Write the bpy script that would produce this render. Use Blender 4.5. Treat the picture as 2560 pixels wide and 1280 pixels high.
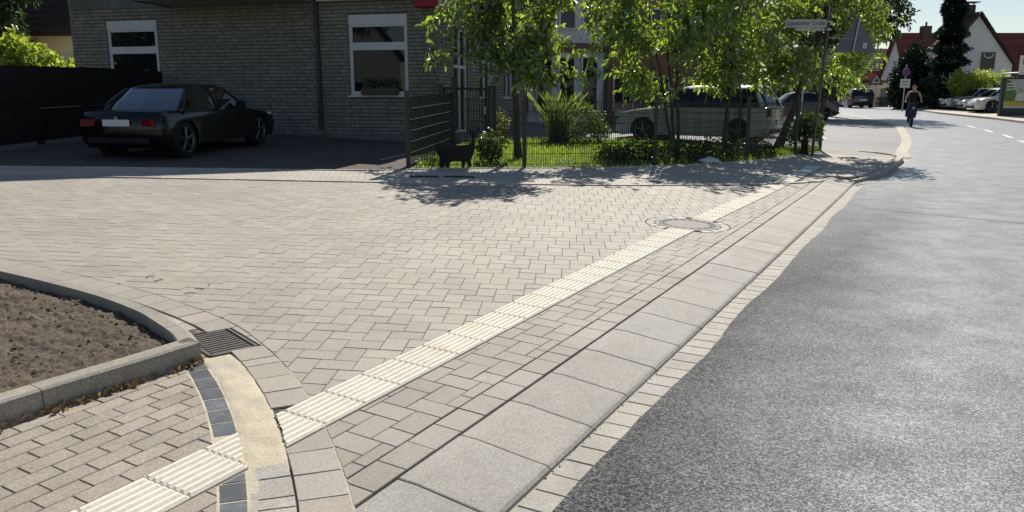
import bpy, bmesh, math, random
import numpy as np
from mathutils import Vector, Matrix, noise

for o in list(bpy.data.objects):
    bpy.data.objects.remove(o)
SC = bpy.context.scene
COL = SC.collection
RND = random.Random(11)
NP = np.random.default_rng(5)
PI = math.pi

# ---------------------------------------------------------------- camera
HC = 1.565
PITCH = math.atan((640 - 243) / 1950.0)
cam = bpy.data.cameras.new('camera')
cam.sensor_width = 36.0
cam.lens = 36.0 * 1950 / 2560
cam.clip_start = 0.05
cam.clip_end = 3000
co = bpy.data.objects.new('camera', cam)
co.location = (0, 0, HC)
co.rotation_euler = (PI / 2 - PITCH, 0, 0)
COL.objects.link(co)
SC.camera = co
# ---------------------------------------------------------------- sky, sun, exposure
SUN_AZ, SUN_EL = math.radians(12.0), math.radians(40.0)
w = bpy.data.worlds.new('World')
SC.world = w
w.use_nodes = True
wn = w.node_tree.nodes
sky = wn.new('ShaderNodeTexSky')
sky.sky_type = 'NISHITA'
sky.sun_disc = False
sky.sun_elevation = SUN_EL
sky.sun_rotation = SUN_AZ
sky.air_density = 1.0
sky.dust_density = 0.35
sky.ozone_density = 1.2
bg = wn['Background']
bg.inputs['Strength'].default_value = 0.07
w.node_tree.links.new(sky.outputs[0], bg.inputs[0])
sl = bpy.data.lights.new('sun', 'SUN')
sl.energy = 5.0
sl.angle = math.radians(0.5)
sl.color = (1.0, 0.95, 0.86)
so = bpy.data.objects.new('sun', sl)
sd = Vector((math.sin(SUN_AZ) * math.cos(SUN_EL), math.cos(SUN_AZ) * math.cos(SUN_EL), math.sin(SUN_EL)))
so.rotation_euler = sd.to_track_quat('Z', 'Y').to_euler()
so.location = sd * 80
COL.objects.link(so)
SC.view_settings.view_transform = 'Standard'
SC.view_settings.look = 'None'
SC.view_settings.gamma = 1.0
SC.view_settings.use_curve_mapping = False
SC.view_settings.exposure = 0.28

# ---------------------------------------------------------------- terrain: u runs along the main road, v across it
AZ = math.radians(28.8)
UX, UY = math.sin(AZ), math.cos(AZ)
VX, VY = -UY, UX


def sm(t):
    t = min(1.0, max(0.0, t))
    return t * t * (3 - 2 * t)


def Guv(u, v):
    uu = min(u, 130)
    z = .003 * uu + .011 * max(0, uu - 14)
    cr = min(max(v - 2.9, -1.4), 14) * .045
    return z + cr * (1 - sm((u - 22) / 18.0))


def XY(u, v):
    return (u * UX + v * VX, u * UY + v * VY)


def UV(x, y):
    return (x * UX + y * UY, x * VX + y * VY)


def G(x, y):
    return Guv(x * UX + y * UY, x * VX + y * VY)


def W3(u, v, dz=0.0):
    x, y = XY(u, v)
    return (x, y, Guv(u, v) + dz)


# ---------------------------------------------------------------- materials
MATS = {}


def _mix(nt, a, b, fac, blend='MIX'):
    n = nt.nodes.new('ShaderNodeMix')
    n.data_type = 'RGBA'
    n.blend_type = blend
    for s, val in ((0, fac), (6, a), (7, b)):
        if hasattr(val, 'is_linked') or hasattr(val, 'links'):
            nt.links.new(val, n.inputs[s])
        else:
            n.inputs[s].default_value = val if s == 0 else (*val, 1)[:4]
    return n.outputs[2]


def _noise(nt, pos, scale, detail=3.0, rough=.6):
    n = nt.nodes.new('ShaderNodeTexNoise')
    n.inputs['Scale'].default_value = scale
    n.inputs['Detail'].default_value = detail
    n.inputs['Roughness'].default_value = rough
    nt.links.new(pos, n.inputs['Vector'])
    return n.outputs['Fac']


def _ramp(nt, fac, a, b, ca=0.0, cb=1.0):
    n = nt.nodes.new('ShaderNodeMapRange')
    n.inputs[1].default_value = a
    n.inputs[2].default_value = b
    n.inputs[3].default_value = ca
    n.inputs[4].default_value = cb
    n.clamp = True
    nt.links.new(fac, n.inputs[0])
    return n.outputs[0]


def _math(nt, op, a, b=None):
    n = nt.nodes.new('ShaderNodeMath')
    n.operation = op
    for i, val in enumerate((a, b)):
        if val is None:
            continue
        if hasattr(val, 'links'):
            nt.links.new(val, n.inputs[i])
        else:
            n.inputs[i].default_value = val
    return n.outputs[0]


def M(name, col, rough=.8, var=.18, scale=3.0, rnd=0.0, bump=0.0, bscale=120.0, spec=.35, metal=0.0,
      speck=None, stain=None, coat=0.0, emit=None, local=False, grain=None):
    """procedural surface: broad tone variation + fine grain + per piece tone"""
    m = bpy.data.materials.new(name)
    m.use_nodes = True
    nt = m.node_tree
    b = nt.nodes['Principled BSDF']
    if local:
        pos = nt.nodes.new('ShaderNodeTexCoord').outputs['Object']
    else:
        pos = nt.nodes.new('ShaderNodeNewGeometry').outputs['Position']
    c = col
    n1 = _noise(nt, pos, scale, 4.0)
    f = _ramp(nt, n1, .3, .7, 1 - var, 1 + var)
    g = nt.nodes.new('ShaderNodeCombineColor')
    for i in range(3):
        nt.links.new(f, g.inputs[i])
    out = _mix(nt, col, g.outputs[0], 1.0, 'MULTIPLY')
    if grain:   # (scale, contrast)
        gf = _ramp(nt, _noise(nt, pos, grain[0], 2.0, .8), .33, .67, 1 - grain[1], 1 + grain[1])
        g0 = nt.nodes.new('ShaderNodeCombineColor')
        for i in range(3):
            nt.links.new(gf, g0.inputs[i])
        out = _mix(nt, out, g0.outputs[0], 1.0, 'MULTIPLY')
    if speck:   # (colour, scale, lo, hi, amount)
        sn = _noise(nt, pos, speck[1], 2.0, .7)
        out = _mix(nt, out, speck[0], _ramp(nt, sn, speck[2], speck[3], 0, speck[4]))
    if stain:
        sn = _noise(nt, pos, stain[1], 5.0, .65)
        out = _mix(nt, out, stain[0], _ramp(nt, sn, stain[2], stain[3], 0, stain[4]))
    if rnd:
        oi = nt.nodes.new('ShaderNodeObjectInfo').outputs['Random']
        gi = nt.nodes.new('ShaderNodeNewGeometry').outputs['Random Per Island']
        fr = _math(nt, 'FRACT', _math(nt, 'ADD', _math(nt, 'MULTIPLY', oi, 7.31), _math(nt, 'MULTIPLY', gi, 3.77)))
        rr = _ramp(nt, fr, 0, 1, 1 - rnd, 1 + rnd)
        g2 = nt.nodes.new('ShaderNodeCombineColor')
        for i in range(3):
            nt.links.new(rr, g2.inputs[i])
        out = _mix(nt, out, g2.outputs[0], 1.0, 'MULTIPLY')
        hue = _math(nt, 'FRACT', _math(nt, 'MULTIPLY', fr, 5.37))
        out = _mix(nt, out, _mix(nt, (1.012, .998, .985), (.988, 1.0, 1.008), hue), 1.0, 'MULTIPLY')
    nt.links.new(out, b.inputs['Base Color'])
    b.inputs['Roughness'].default_value = rough
    b.inputs['Specular IOR Level'].default_value = spec
    b.inputs['Metallic'].default_value = metal
    b.inputs['Coat Weight'].default_value = coat
    b.inputs['Coat Roughness'].default_value = .05
    if emit:
        b.inputs['Emission Color'].default_value = (*emit[0], 1)
        b.inputs['Emission Strength'].default_value = emit[1]
    if bump:
        bn = nt.nodes.new('ShaderNodeBump')
        bn.inputs['Strength'].default_value = bump
        bn.inputs['Distance'].default_value = .01
        nt.links.new(_noise(nt, pos, bscale, 4.0, .7), bn.inputs['Height'])
        nt.links.new(bn.outputs[0], b.inputs['Normal'])
    MATS[name] = m
    return m


def leafmat(name, col, tcol, rnd=.35, gloss=.06, trans=.5):
    m = bpy.data.materials.new(name)
    m.use_nodes = True
    nt = m.node_tree
    nt.nodes.remove(nt.nodes['Principled BSDF'])
    out = nt.nodes['Material Output']
    gi = nt.nodes.new('ShaderNodeNewGeometry').outputs['Random Per Island']
    pos = nt.nodes.new('ShaderNodeNewGeometry').outputs['Position']
    n1 = _noise(nt, pos, .9, 2.0)
    f = _math(nt, 'MULTIPLY', _ramp(nt, gi, 0, 1, 1 - rnd, 1 + rnd), _ramp(nt, n1, .3, .7, .75, 1.25))
    g = nt.nodes.new('ShaderNodeCombineColor')
    for i in range(3):
        nt.links.new(f, g.inputs[i])
    d = nt.nodes.new('ShaderNodeBsdfDiffuse')
    t = nt.nodes.new('ShaderNodeBsdfTranslucent')
    gl = nt.nodes.new('ShaderNodeBsdfGlossy')
    gl.inputs['Roughness'].default_value = .35
    gl.inputs['Color'].default_value = (.9, .95, .9, 1)
    nt.links.new(_mix(nt, col, g.outputs[0], 1.0, 'MULTIPLY'), d.inputs[0])
    nt.links.new(_mix(nt, tcol, g.outputs[0], 1.0, 'MULTIPLY'), t.inputs[0])
    m1 = nt.nodes.new('ShaderNodeMixShader')
    m1.inputs[0].default_value = trans
    nt.links.new(d.outputs[0], m1.inputs[1])
    nt.links.new(t.outputs[0], m1.inputs[2])
    m2 = nt.nodes.new('ShaderNodeMixShader')
    m2.inputs[0].default_value = gloss
    nt.links.new(m1.outputs[0], m2.inputs[1])
    nt.links.new(gl.outputs[0], m2.inputs[2])
    nt.links.new(m2.outputs[0], out.inputs['Surface'])
    MATS[name] = m
    return m


M('paver', (.355, .319, .268), .74, .12, .9, rnd=.075, grain=(75, .16), bump=.25, bscale=220, speck=((.22, .2, .17), 260, .58, .75, .5),
  stain=((.42, .385, .335), 1.7, .55, .75, .5))
M('paver_band', (.325, .297, .252), .74, .12, 1.1, rnd=.08, grain=(75, .16), bump=.3, bscale=220, speck=((.2, .18, .16), 260, .58, .75, .5),
  stain=((.38, .35, .305), 2.3, .58, .75, .45))
M('walk_paver', (.46, .415, .35), .74, .10, 1.0, rnd=.07, bump=.2, bscale=200)
M('bond_paver', (.36, .312, .255), .78, .12, 4.0, rnd=.09, grain=(80, .25), bump=.5, bscale=160, speck=((.55, .45, .3), 30, .6, .75, .4))
M('tactile', (.76, .715, .605), .75, .08, 6.0, rnd=.04, grain=(60, .10), bump=.2, bscale=250, stain=((.66, .53, .32), 2.6, .52, .72, .6))
M('tactile_groove_shade', (.50, .455, .36), .9, .15, 9.0, bump=.3, bscale=200)
M('kerb', (.43, .40, .352), .76, .08, 2.0, rnd=.04, grain=(75, .22), bump=.5, bscale=300, speck=((.17, .155, .13), 200, .5, .68, .75),
  stain=((.27, .245, .21), 5, .5, .75, .5))
M('bed_kerb', (.35, .315, .262), .88, .12, 4.0, rnd=.05, grain=(80, .3), bump=.5, bscale=260, speck=((.2, .18, .15), 300, .52, .7, .5),
  stain=((.44, .40, .34), 7, .55, .75, .5))
M('gutter', (.40, .37, .32), .76, .12, 4.0, rnd=.06, grain=(75, .22), bump=.4, bscale=240, stain=((.55, .45, .28), 9, .55, .75, .5))
M('sand', (.60, .525, .385), .95, .15, 6.0, bump=.8, bscale=70, speck=((.4, .3, .16), 130, .55, .72, .6), stain=((.47, .43, .36), 4, .5, .7, .8))
M('anthracite', (.095, .105, .12), .75, .25, 8.0, rnd=.2, bump=.3, bscale=150, stain=((.26, .25, .23), 16, .56, .8, .6))
M('bedding', (.10, .085, .065), .95, .3, 20.0, bump=.6, bscale=120, stain=((.42, .36, .27), 1.6, .52, .62, .85))
M('lot', (.20, .195, .19), .75, .22, .35, bump=.5, bscale=90, speck=((.30, .29, .28), 60, .5, .75, .6), stain=((.09, .09, .09), 1.2, .6, .75, .5))
M('driveway', (.105, .085, .072), .92, .2, 2.0, bump=.8, bscale=90, speck=((.25, .21, .18), 90, .55, .75, .7))
M('soil', (.115, .088, .062), .98, .3, 2.5, bump=1.0, bscale=60, speck=((.33, .28, .21), 45, .58, .72, .7), stain=((.055, .042, .03), 6, .5, .7, .7))
M('earth', (.10, .10, .05), .98, .3, .6, bump=.6, bscale=30)
M('lawn', (.045, .075, .018), .98, .3, 3, bump=.6, bscale=60)
M('brick', (.25, .232, .195), .9, .15, 5, rnd=.14, bump=.6, bscale=60)
M('mortar', (.10, .094, .085), .95, .1, 5, bump=.4, bscale=80)
M('plinth', (.17, .165, .155), .95, .15, 3, bump=.4, bscale=60)
M('cladding', (.17, .175, .165), .8, .15, 3, rnd=.1)
M('white_frame', (.62, .63, .60), .45, .05, 2)
M('white_wall', (.70, .70, .68), .9, .06, .6, bump=.2, bscale=50)
M('cream_wall', (.62, .55, .38), .9, .06, .6)
M('brown_wall', (.22, .12, .085), .9, .15, 2, bump=.3, bscale=40)
M('soffit', (.30, .30, .28), .9, .08, 2)
M('red_trim', (.32, .02, .03), .6, .1, 3)
M('pink_trim', (.55, .45, .47), .6, .1, 3)
M('roof_tile', (.17, .045, .035), .8, .2, 2, rnd=.15, bump=.3, bscale=20)
M('roof_dark', (.055, .034, .027), .85, .2, 2, rnd=.15)
M('chimney', (.09, .06, .055), .9, .2, 3)
M('dark_metal', (.025, .03, .032), .45, .1, 3, spec=.5)
M('green_metal', (.010, .015, .015), .38, .1, 5, spec=.5)
M('galv', (.42, .43, .43), .42, .1, 6, metal=.7)
M('rust', (.014, .010, .008), .8, .3, 9, bump=.3, bscale=60)
M('cast_iron', (.075, .060, .050), .7, .25, 12, bump=.5, bscale=90, spec=.5)
M('iron_ring', (.16, .155, .155), .7, .2, 12, spec=.3)
M('lid_concrete', (.33, .30, .275), .85, .08, 8, bump=.3, bscale=200)
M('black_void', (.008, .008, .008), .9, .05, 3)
M('bark', (.085, .065, .045), .95, .3, 14, bump=1.0, bscale=40)
M('bark_far', (.05, .04, .03), .95, .3, 5)
M('dark_wood', (.018, .014, .011), .85, .3, 6, rnd=.25, bump=.4, bscale=40)
M('post_brown', (.15, .10, .085), .6, .2, 5)
M('sign_white', (.62, .62, .57), .5, .05, 3)
M('sign_shaded', (.46, .46, .42), .5, .08, 6)  # sign white darkened to stand in for shade on the name plates
M('sign_text', (.02, .02, .025), .6, .05, 3)
M('sign_grey', (.13, .14, .145), .5, .1, 3)
M('sign_red', (.28, .025, .028), .5, .1, 3)
M('sign_blue', (.04, .10, .35), .5, .1, 3)
M('sign_green', (.03, .20, .07), .5, .1, 3)
M('sign_yellow', (.60, .42, .05), .5, .1, 3)
M('white_paint', (.72, .71, .66), .7, .1, 8, bump=.2, bscale=100)
M('pale_stone', (.52, .47, .38), .85, .12, 3, rnd=.06)
M('tyre', (.012, .012, .013), .85, .1, 5)
M('rim_dark', (.12, .125, .13), .35, .05, 5, metal=.6)
M('rim', (.30, .31, .32), .3, .05, 5, metal=.8)
M('car_black', (.004, .0045, .006), .22, .05, 2, spec=.35, coat=.25)
M('car_white', (.55, .55, .52), .25, .03, 2, spec=.5, coat=.6)
M('car_silver', (.40, .43, .43), .28, .03, 2, spec=.5, metal=.5, coat=.6)
M('car_sage', (.28, .33, .32), .3, .03, 2, spec=.5, metal=.4, coat=.6)
M('car_grey', (.045, .06, .07), .25, .03, 2, spec=.5, coat=.7)
M('car_green', (.012, .022, .016), .2, .03, 2, spec=.5, coat=.8)
M('car_glass', (.008, .010, .012), .05, .02, 2, spec=.5)
M('coupe_glass', (.008, .010, .012), .03, .02, 2, spec=1.0)
MATS['coupe_glass'].node_tree.nodes['Principled BSDF'].inputs['IOR'].default_value = 2.2
M('window_glass', (.010, .012, .016), .02, .02, 2, spec=.45)
M('tail_red', (.20, .006, .008), .3, .1, 9, spec=.25)
M('lamp_clear', (.62, .63, .63), .12, .1, 9, spec=.8)
M('plate_white', (.80, .80, .78), .4, .02, 3)
M('trim_black', (.012, .012, .013), .6, .05, 3)
M('terracotta', (.10, .085, .07), .9, .15, 8)
M('pot_yellow', (.28, .17, .035), .8, .15, 8)
M('skin', (.50, .30, .215), .6, .06, 9)
M('hair', (.13, .065, .035), .7, .2, 20)
M('top_black', (.012, .012, .014), .85, .1, 9)
M('jeans', (.03, .05, .105), .9, .15, 9)
M('shoe', (.03, .02, .022), .8, .1, 9)
M('bag_plastic', (.62, .64, .66), .4, .1, 9)
M('dry_leaf', (.38, .25, .125), .85, .3, 40, rnd=.5)
M('clod', (.135, .102, .072), .98, .3, 30, rnd=.35, bump=.6, bscale=90)
M('seam', (.045, .045, .047), .6, .2, 5)
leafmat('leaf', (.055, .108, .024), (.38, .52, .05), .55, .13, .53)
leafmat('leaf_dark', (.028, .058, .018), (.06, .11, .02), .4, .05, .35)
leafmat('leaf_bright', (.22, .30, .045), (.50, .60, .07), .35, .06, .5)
leafmat('leaf_shrub', (.045, .085, .02), (.13, .21, .025), .4, .06, .45)
leafmat('leaf_olive', (.13, .16, .045), (.22, .26, .05), .35, .05, .4)
leafmat('needle', (.016, .032, .020), (.02, .04, .018), .4, .04, .25)
leafmat('grass_blade', (.10, .17, .025), (.34, .48, .045), .4, .05, .55)
leafmat('reed', (.10, .16, .03), (.24, .33, .05), .35, .08, .5)


def asphalt():
    m = bpy.data.materials.new('asphalt')
    m.use_nodes = True
    nt = m.node_tree
    b = nt.nodes['Principled BSDF']
    pos = nt.nodes.new('ShaderNodeNewGeometry').outputs['Position']
    vor = nt.nodes.new('ShaderNodeTexVoronoi')
    vor.inputs['Scale'].default_value = 135
    nt.links.new(pos, vor.inputs['Vector'])
    sep = nt.nodes.new('ShaderNodeSeparateColor')
    nt.links.new(vor.outputs['Color'], sep.inputs[0])
    stone = sep.outputs[0]
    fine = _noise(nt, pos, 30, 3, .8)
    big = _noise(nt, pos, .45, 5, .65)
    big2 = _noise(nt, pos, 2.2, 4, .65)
    # lane wear plus painted glare: pale and glossy away from the dark gutter strip
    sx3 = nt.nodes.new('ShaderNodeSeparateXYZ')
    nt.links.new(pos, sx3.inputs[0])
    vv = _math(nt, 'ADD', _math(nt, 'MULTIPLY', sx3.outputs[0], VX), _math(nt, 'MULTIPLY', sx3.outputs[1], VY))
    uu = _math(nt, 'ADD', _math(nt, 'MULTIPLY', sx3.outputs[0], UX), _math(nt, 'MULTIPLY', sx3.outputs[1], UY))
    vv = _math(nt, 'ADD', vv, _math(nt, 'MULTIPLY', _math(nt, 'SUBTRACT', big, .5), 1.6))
    wear_glare = _math(nt, 'MAXIMUM', _ramp(nt, vv, 1.2, -.15, 0, 1), _ramp(nt, uu, 7, 19, 0, 1.15))  # second ramp paints glare, growing paler up the road
    wear_glare = _math(nt, 'MULTIPLY', wear_glare, _ramp(nt, big2, .3, .62, 1.0, .55))
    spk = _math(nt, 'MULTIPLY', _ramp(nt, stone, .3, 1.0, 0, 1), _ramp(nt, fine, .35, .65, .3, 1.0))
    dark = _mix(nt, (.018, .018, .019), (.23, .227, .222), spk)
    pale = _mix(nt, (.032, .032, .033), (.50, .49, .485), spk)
    c3 = _mix(nt, dark, pale, wear_glare)
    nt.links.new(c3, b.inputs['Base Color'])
    nt.links.new(_ramp(nt, wear_glare, 0, 1, .82, .56), b.inputs['Roughness'])
    nt.links.new(_math(nt, 'MULTIPLY', _ramp(nt, stone, .2, 1, .3, 1.0), _ramp(nt, wear_glare, 0, 1, .3, .85)), b.inputs['Specular IOR Level'])
    nt.links.new(_ramp(nt, wear_glare, 0, 1, .15, .9), b.inputs['Sheen Weight'])
    b.inputs['Sheen Roughness'].default_value = .45
    b.inputs['Sheen Tint'].default_value = (1, .98, .96, 1)
    bn = nt.nodes.new('ShaderNodeBump')
    bn.inputs['Strength'].default_value = .35
    bn.inputs['Distance'].default_value = .006
    nt.links.new(stone, bn.inputs['Height'])
    nt.links.new(bn.outputs[0], b.inputs['Normal'])
    MATS['asphalt'] = m


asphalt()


# ---------------------------------------------------------------- mesh building
class MB:
    def __init__(self):
        self.v, self.f, self.m = [], [], []

    def add(self, vs, fs, mi=0):
        o = len(self.v)
        self.v.extend([tuple(p) for p in vs])
        for f in fs:
            self.f.append([i + o for i in f])
            self.m.append(mi)
        return self

    def box(self, c, s, rot=None, mi=0, top=1.0):
        hx, hy, hz = s[0] / 2, s[1] / 2, s[2] / 2
        vs = []
        for z, k in ((-hz, 1.0), (hz, top)):
            for x, y in ((-hx, -hy), (hx, -hy), (hx, hy), (-hx, hy)):
                vs.append(Vector((x * k, y * k, z)))
        if rot is not None:
            vs = [rot @ p for p in vs]
        c = Vector(c)
        return self.add([c + p for p in vs], [(3, 2, 1, 0), (4, 5, 6, 7), (0, 1, 5, 4), (1, 2, 6, 5), (2, 3, 7, 6), (3, 0, 4, 7)], mi)

    def tube(self, pts, rad, n=6, mi=0, cap=True):
        pts = [Vector(p) for p in pts]
        if not isinstance(rad, (list, tuple)):
            rad = [rad] * len(pts)
        vs, fs = [], []
        ref = None
        for i, p in enumerate(pts):
            t = (pts[min(i + 1, len(pts) - 1)] - pts[max(i - 1, 0)])
            t = t.normalized() if t.length > 1e-9 else Vector((0, 0, 1))
            if ref is None:
                ref = Vector((1, 0, 0)) if abs(t.x) < .8 else Vector((0, 1, 0))
            a = (ref - t * ref.dot(t)).normalized()
            b = t.cross(a)
            ref = a
            for k in range(n):
                th = 2 * PI * k / n
                vs.append(p + (a * math.cos(th) + b * math.sin(th)) * rad[i])
        for i in range(len(pts) - 1):
            for k in range(n):
                fs.append((i * n + k, i * n + (k + 1) % n, (i + 1) * n + (k + 1) % n, (i + 1) * n + k))
        if cap:
            fs.append(tuple(range(n - 1, -1, -1)))
            fs.append(tuple((len(pts) - 1) * n + k for k in range(n)))
        return self.add(vs, fs, mi)

    def extrude(self, poly, axis0, vec, mi=0):
        """poly: list of 3D points; extruded by vec"""
        n = len(poly)
        vec = Vector(vec)
        a = [Vector(p) for p in poly]
        vs = a + [p + vec for p in a]
        fs = [tuple(range(n - 1, -1, -1)), tuple(range(n, 2 * n))]
        for i in range(n):
            j = (i + 1) % n
            fs.append((i, j, n + j, n + i))
        return self.add(vs, fs, mi)

    def lathe(self, prof, n, origin=(0, 0, 0), axis='Z', mi=0, close=False):
        vs, fs = [], []
        o = Vector(origin)
        for r, h in prof:
            for k in range(n):
                th = 2 * PI * k / n
                if axis == 'Z':
                    p = Vector((r * math.cos(th), r * math.sin(th), h))
                else:
                    p = Vector((r * math.cos(th), h, r * math.sin(th)))
                vs.append(o + p)
        m = len(prof)
        for i in range(m - 1 + (1 if close else 0)):
            i2 = (i + 1) % m
            for k in range(n):
                fs.append((i * n + k, i * n + (k + 1) % n, i2 * n + (k + 1) % n, i2 * n + k))
        return self.add(vs, fs, mi)

    def grid(self, P, mi=0):
        r, c = len(P), len(P[0])
        fs = []
        for i in range(r - 1):
            for j in range(c - 1):
                fs.append((i * c + j, i * c + j + 1, (i + 1) * c + j + 1, (i + 1) * c + j))
        return self.add([p for row in P for p in row], fs, mi)

    def mesh(self, name, mats, smooth=False, fix=True, ang=None):
        me = bpy.data.meshes.new(name)
        me.from_pydata(self.v, [], self.f)
        for mm in (mats if isinstance(mats, (list, tuple)) else [mats]):
            me.materials.append(MATS[mm])
        if any(self.m):
            me.polygons.foreach_set('material_index', self.m)
        if fix:
            bm = bmesh.new()
            bm.from_mesh(me)
            bmesh.ops.recalc_face_normals(bm, faces=bm.faces)
            bm.to_mesh(me)
            bm.free()
        if smooth:
            me.polygons.foreach_set('use_smooth', [True] * len(me.polygons))
        me.update()
        return me

    def obj(self, name, mats, parent=None, local=False, smooth=False, fix=True):
        return link(name, self.mesh(name, mats, smooth, fix), parent, local)


def link(name, me, parent=None, local=False):
    o = bpy.data.objects.new(name, me)
    COL.objects.link(o)
    if parent is not None:
        o.parent = parent
        if not local:
            o.matrix_parent_inverse = world_of(parent).inverted()
    return o


def world_of(o):
    m = o.matrix_basis.copy()
    if o.parent:
        m = world_of(o.parent) @ o.matrix_parent_inverse @ m
    return m


def tag(o, label=None, cat=None, group=None, kind=None):
    if label:
        o['label'] = label
    if cat:
        o['category'] = cat
    if group:
        o['group'] = group
    if kind:
        o['kind'] = kind
    return o


def thing(name, label, cat, loc=(0, 0, 0), rot=(0, 0, 0), group=None):
    o = bpy.data.objects.new(name, None)
    o.empty_display_size = .2
    o.location = loc
    o.rotation_euler = rot
    COL.objects.link(o)
    return tag(o, label, cat, group)


def raw(name, V, Fc, mat, parent=None, n=4):
    """fast mesh from numpy arrays: all faces have n corners"""
    me = bpy.data.meshes.new(name)
    V = np.asarray(V, dtype=np.float32)
    Fc = np.asarray(Fc, dtype=np.int32)
    me.vertices.add(len(V))
    me.vertices.foreach_set('co', V.ravel())
    me.loops.add(Fc.size)
    me.loops.foreach_set('vertex_index', Fc.ravel())
    me.polygons.add(len(Fc))
    me.polygons.foreach_set('loop_start', np.arange(0, Fc.size, n, dtype=np.int32))
    me.materials.append(MATS[mat])
    me.update(calc_edges=True)
    return link(name, me, parent)


# ---------------------------------------------------------------- 2D helpers (all in u, v)
def clip(poly, nx, ny, c):
    out = []
    for i in range(len(poly)):
        a, b = poly[i], poly[(i + 1) % len(poly)]
        da, db = nx * a[0] + ny * a[1] - c, nx * b[0] + ny * b[1] - c
        if da <= 0:
            out.append(a)
        if (da < 0 < db) or (db < 0 < da):
            t = da / (da - db)
            out.append((a[0] + (b[0] - a[0]) * t, a[1] + (b[1] - a[1]) * t))
    return out


def area(p):
    return abs(sum(p[i][0] * p[(i + 1) % len(p)][1] - p[(i + 1) % len(p)][0] * p[i][1] for i in range(len(p)))) / 2


def ccw(p):
    s = sum(p[i][0] * p[(i + 1) % len(p)][1] - p[(i + 1) % len(p)][0] * p[i][1] for i in range(len(p)))
    return p if s > 0 else p[::-1]


def inset(p, d):
    p = ccw(p)
    n = len(p)
    q = p
    for i in range(n):
        a, b = p[i], p[(i + 1) % n]
        ex, ey = b[0] - a[0], b[1] - a[1]
        L = math.hypot(ex, ey)
        if L < 1e-6:
            continue
        nx, ny = ey / L, -ex / L
        q = clip(q, nx, ny, nx * a[0] + ny * a[1] - d)
        if len(q) < 3:
            return []
    r = []
    for pt in q:
        if not r or math.hypot(pt[0] - r[-1][0], pt[1] - r[-1][1]) > .002:
            r.append(pt)
    return r


def smooth_curve(pts, step=.03):
    out = []
    n = len(pts)
    for i in range(n - 1):
        p0, p1, p2, p3 = pts[max(i - 1, 0)], pts[i], pts[i + 1], pts[min(i + 2, n - 1)]
        k = max(2, int(math.hypot(p2[0] - p1[0], p2[1] - p1[1]) / step))
        for j in range(k):
            t = j / k
            out.append(tuple(.5 * (2 * p1[d] + (p2[d] - p0[d]) * t + (2 * p0[d] - 5 * p1[d] + 4 * p2[d] - p3[d]) * t * t +
                                   (3 * p1[d] - p0[d] - 3 * p2[d] + p3[d]) * t ** 3) for d in range(2)))
    out.append(pts[-1])
    return out


class Curve:
    def __init__(self, pts, step=.03, right=True):
        self.p = np.array(smooth_curve(pts, step))
        d = np.gradient(self.p, axis=0)
        d /= np.linalg.norm(d, axis=1)[:, None]
        self.t = d
        self.n = np.stack([d[:, 1], -d[:, 0]], 1) * (1 if right else -1)
        seg = np.linalg.norm(np.diff(self.p, axis=0), axis=1)
        self.s = np.concatenate([[0], np.cumsum(seg)])
        self.len = self.s[-1]

    def at(self, s, off=0.0):
        i = min(np.searchsorted(self.s, s), len(self.s) - 1)
        i = max(i, 1)
        f = (s - self.s[i - 1]) / max(1e-9, self.s[i] - self.s[i - 1])
        p = self.p[i - 1] * (1 - f) + self.p[i] * f
        n = self.n[i - 1] * (1 - f) + self.n[i] * f
        return (p[0] + n[0] * off, p[1] + n[1] * off)

    def near(self, q):
        d = self.p - np.array(q)
        k = int(np.argmin((d * d).sum(1)))
        sd_ = -float(d[k] @ self.n[k])
        return sd_, self.p[k], self.n[k]

    def cut_outside(self, poly, off):
        """keep the side with signed distance >= off"""
        cx = sum(p[0] for p in poly) / len(poly)
        cy = sum(p[1] for p in poly) / len(poly)
        sd_, p, n = self.near((cx, cy))
        if sd_ > off + .35:
            return poly
        if sd_ < off - .35:
            return []
        return clip(poly, -n[0], -n[1], -(n[0] * p[0] + n[1] * p[1]) - off)

    def cut_inside(self, poly, off):
        cx = sum(p[0] for p in poly) / len(poly)
        cy = sum(p[1] for p in poly) / len(poly)
        sd_, p, n = self.near((cx, cy))
        if sd_ < off - .35:
            return poly
        if sd_ > off + .35:
            return []
        return clip(poly, n[0], n[1], (n[0] * p[0] + n[1] * p[1]) + off)


# edge of the side street: inner side of the curved block row (positive = out into the crossing)
RIM = Curve([(3.30, 11.0), (3.44, 7.6), (3.50, 6.2), (3.51, 5.4), (3.46, 4.8), (3.35, 4.19), (3.15, 3.68), (2.90, 3.21), (2.63, 2.80), (2.42, 2.52), (2.2, 2.25),
             (2.0, 2.03), (1.80, 1.83)], right=False)
if RIM.near((5, 4))[0] < 0:
    RIM.n *= -1
# far edge of the side street (positive = beyond it)
FARK = Curve([(3.2, 17.2), (6.48, 12.22), (7.31, 10.89), (7.76, 10.33), (9.60, 7.86), (10.88, 6.30), (12.02, 4.87), (13.50, 3.43), (14.55, 2.50), (15.62, 1.80), (16.1, 1.5)])
if FARK.near((14, 10))[0] < 0:
    FARK.n *= -1
# back edge of the far footway: driveway edge, then the garden fence (positive = behind it)
BACK = Curve([(2.8, 17.6), (6.95, 13.07), (8.94, 10.87), (10.82, 8.75), (11.56, 8.42), (13.27, 6.95), (15.62, 5.13), (18.20, 3.83), (20.65, 3.16), (22.27, 2.80), (23.2, 2.6)])
if BACK.near((18, 10))[0] < 0:
    BACK.n *= -1
# raised kerb round the far corner (positive = footway side)
RAISED = Curve([(16.38, 1.50), (17.1, 1.22), (17.8, 1.08), (19.45, 1.00), (21.3, .92), (22.2, 1.15), (22.75, 1.9), (22.95, 2.9)])
if RAISED.near((19, 2.5))[0] < 0:
    RAISED.n *= -1


def strip_left(u):
    return 2.81 - max(0, u - 8.5) * .022


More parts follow.
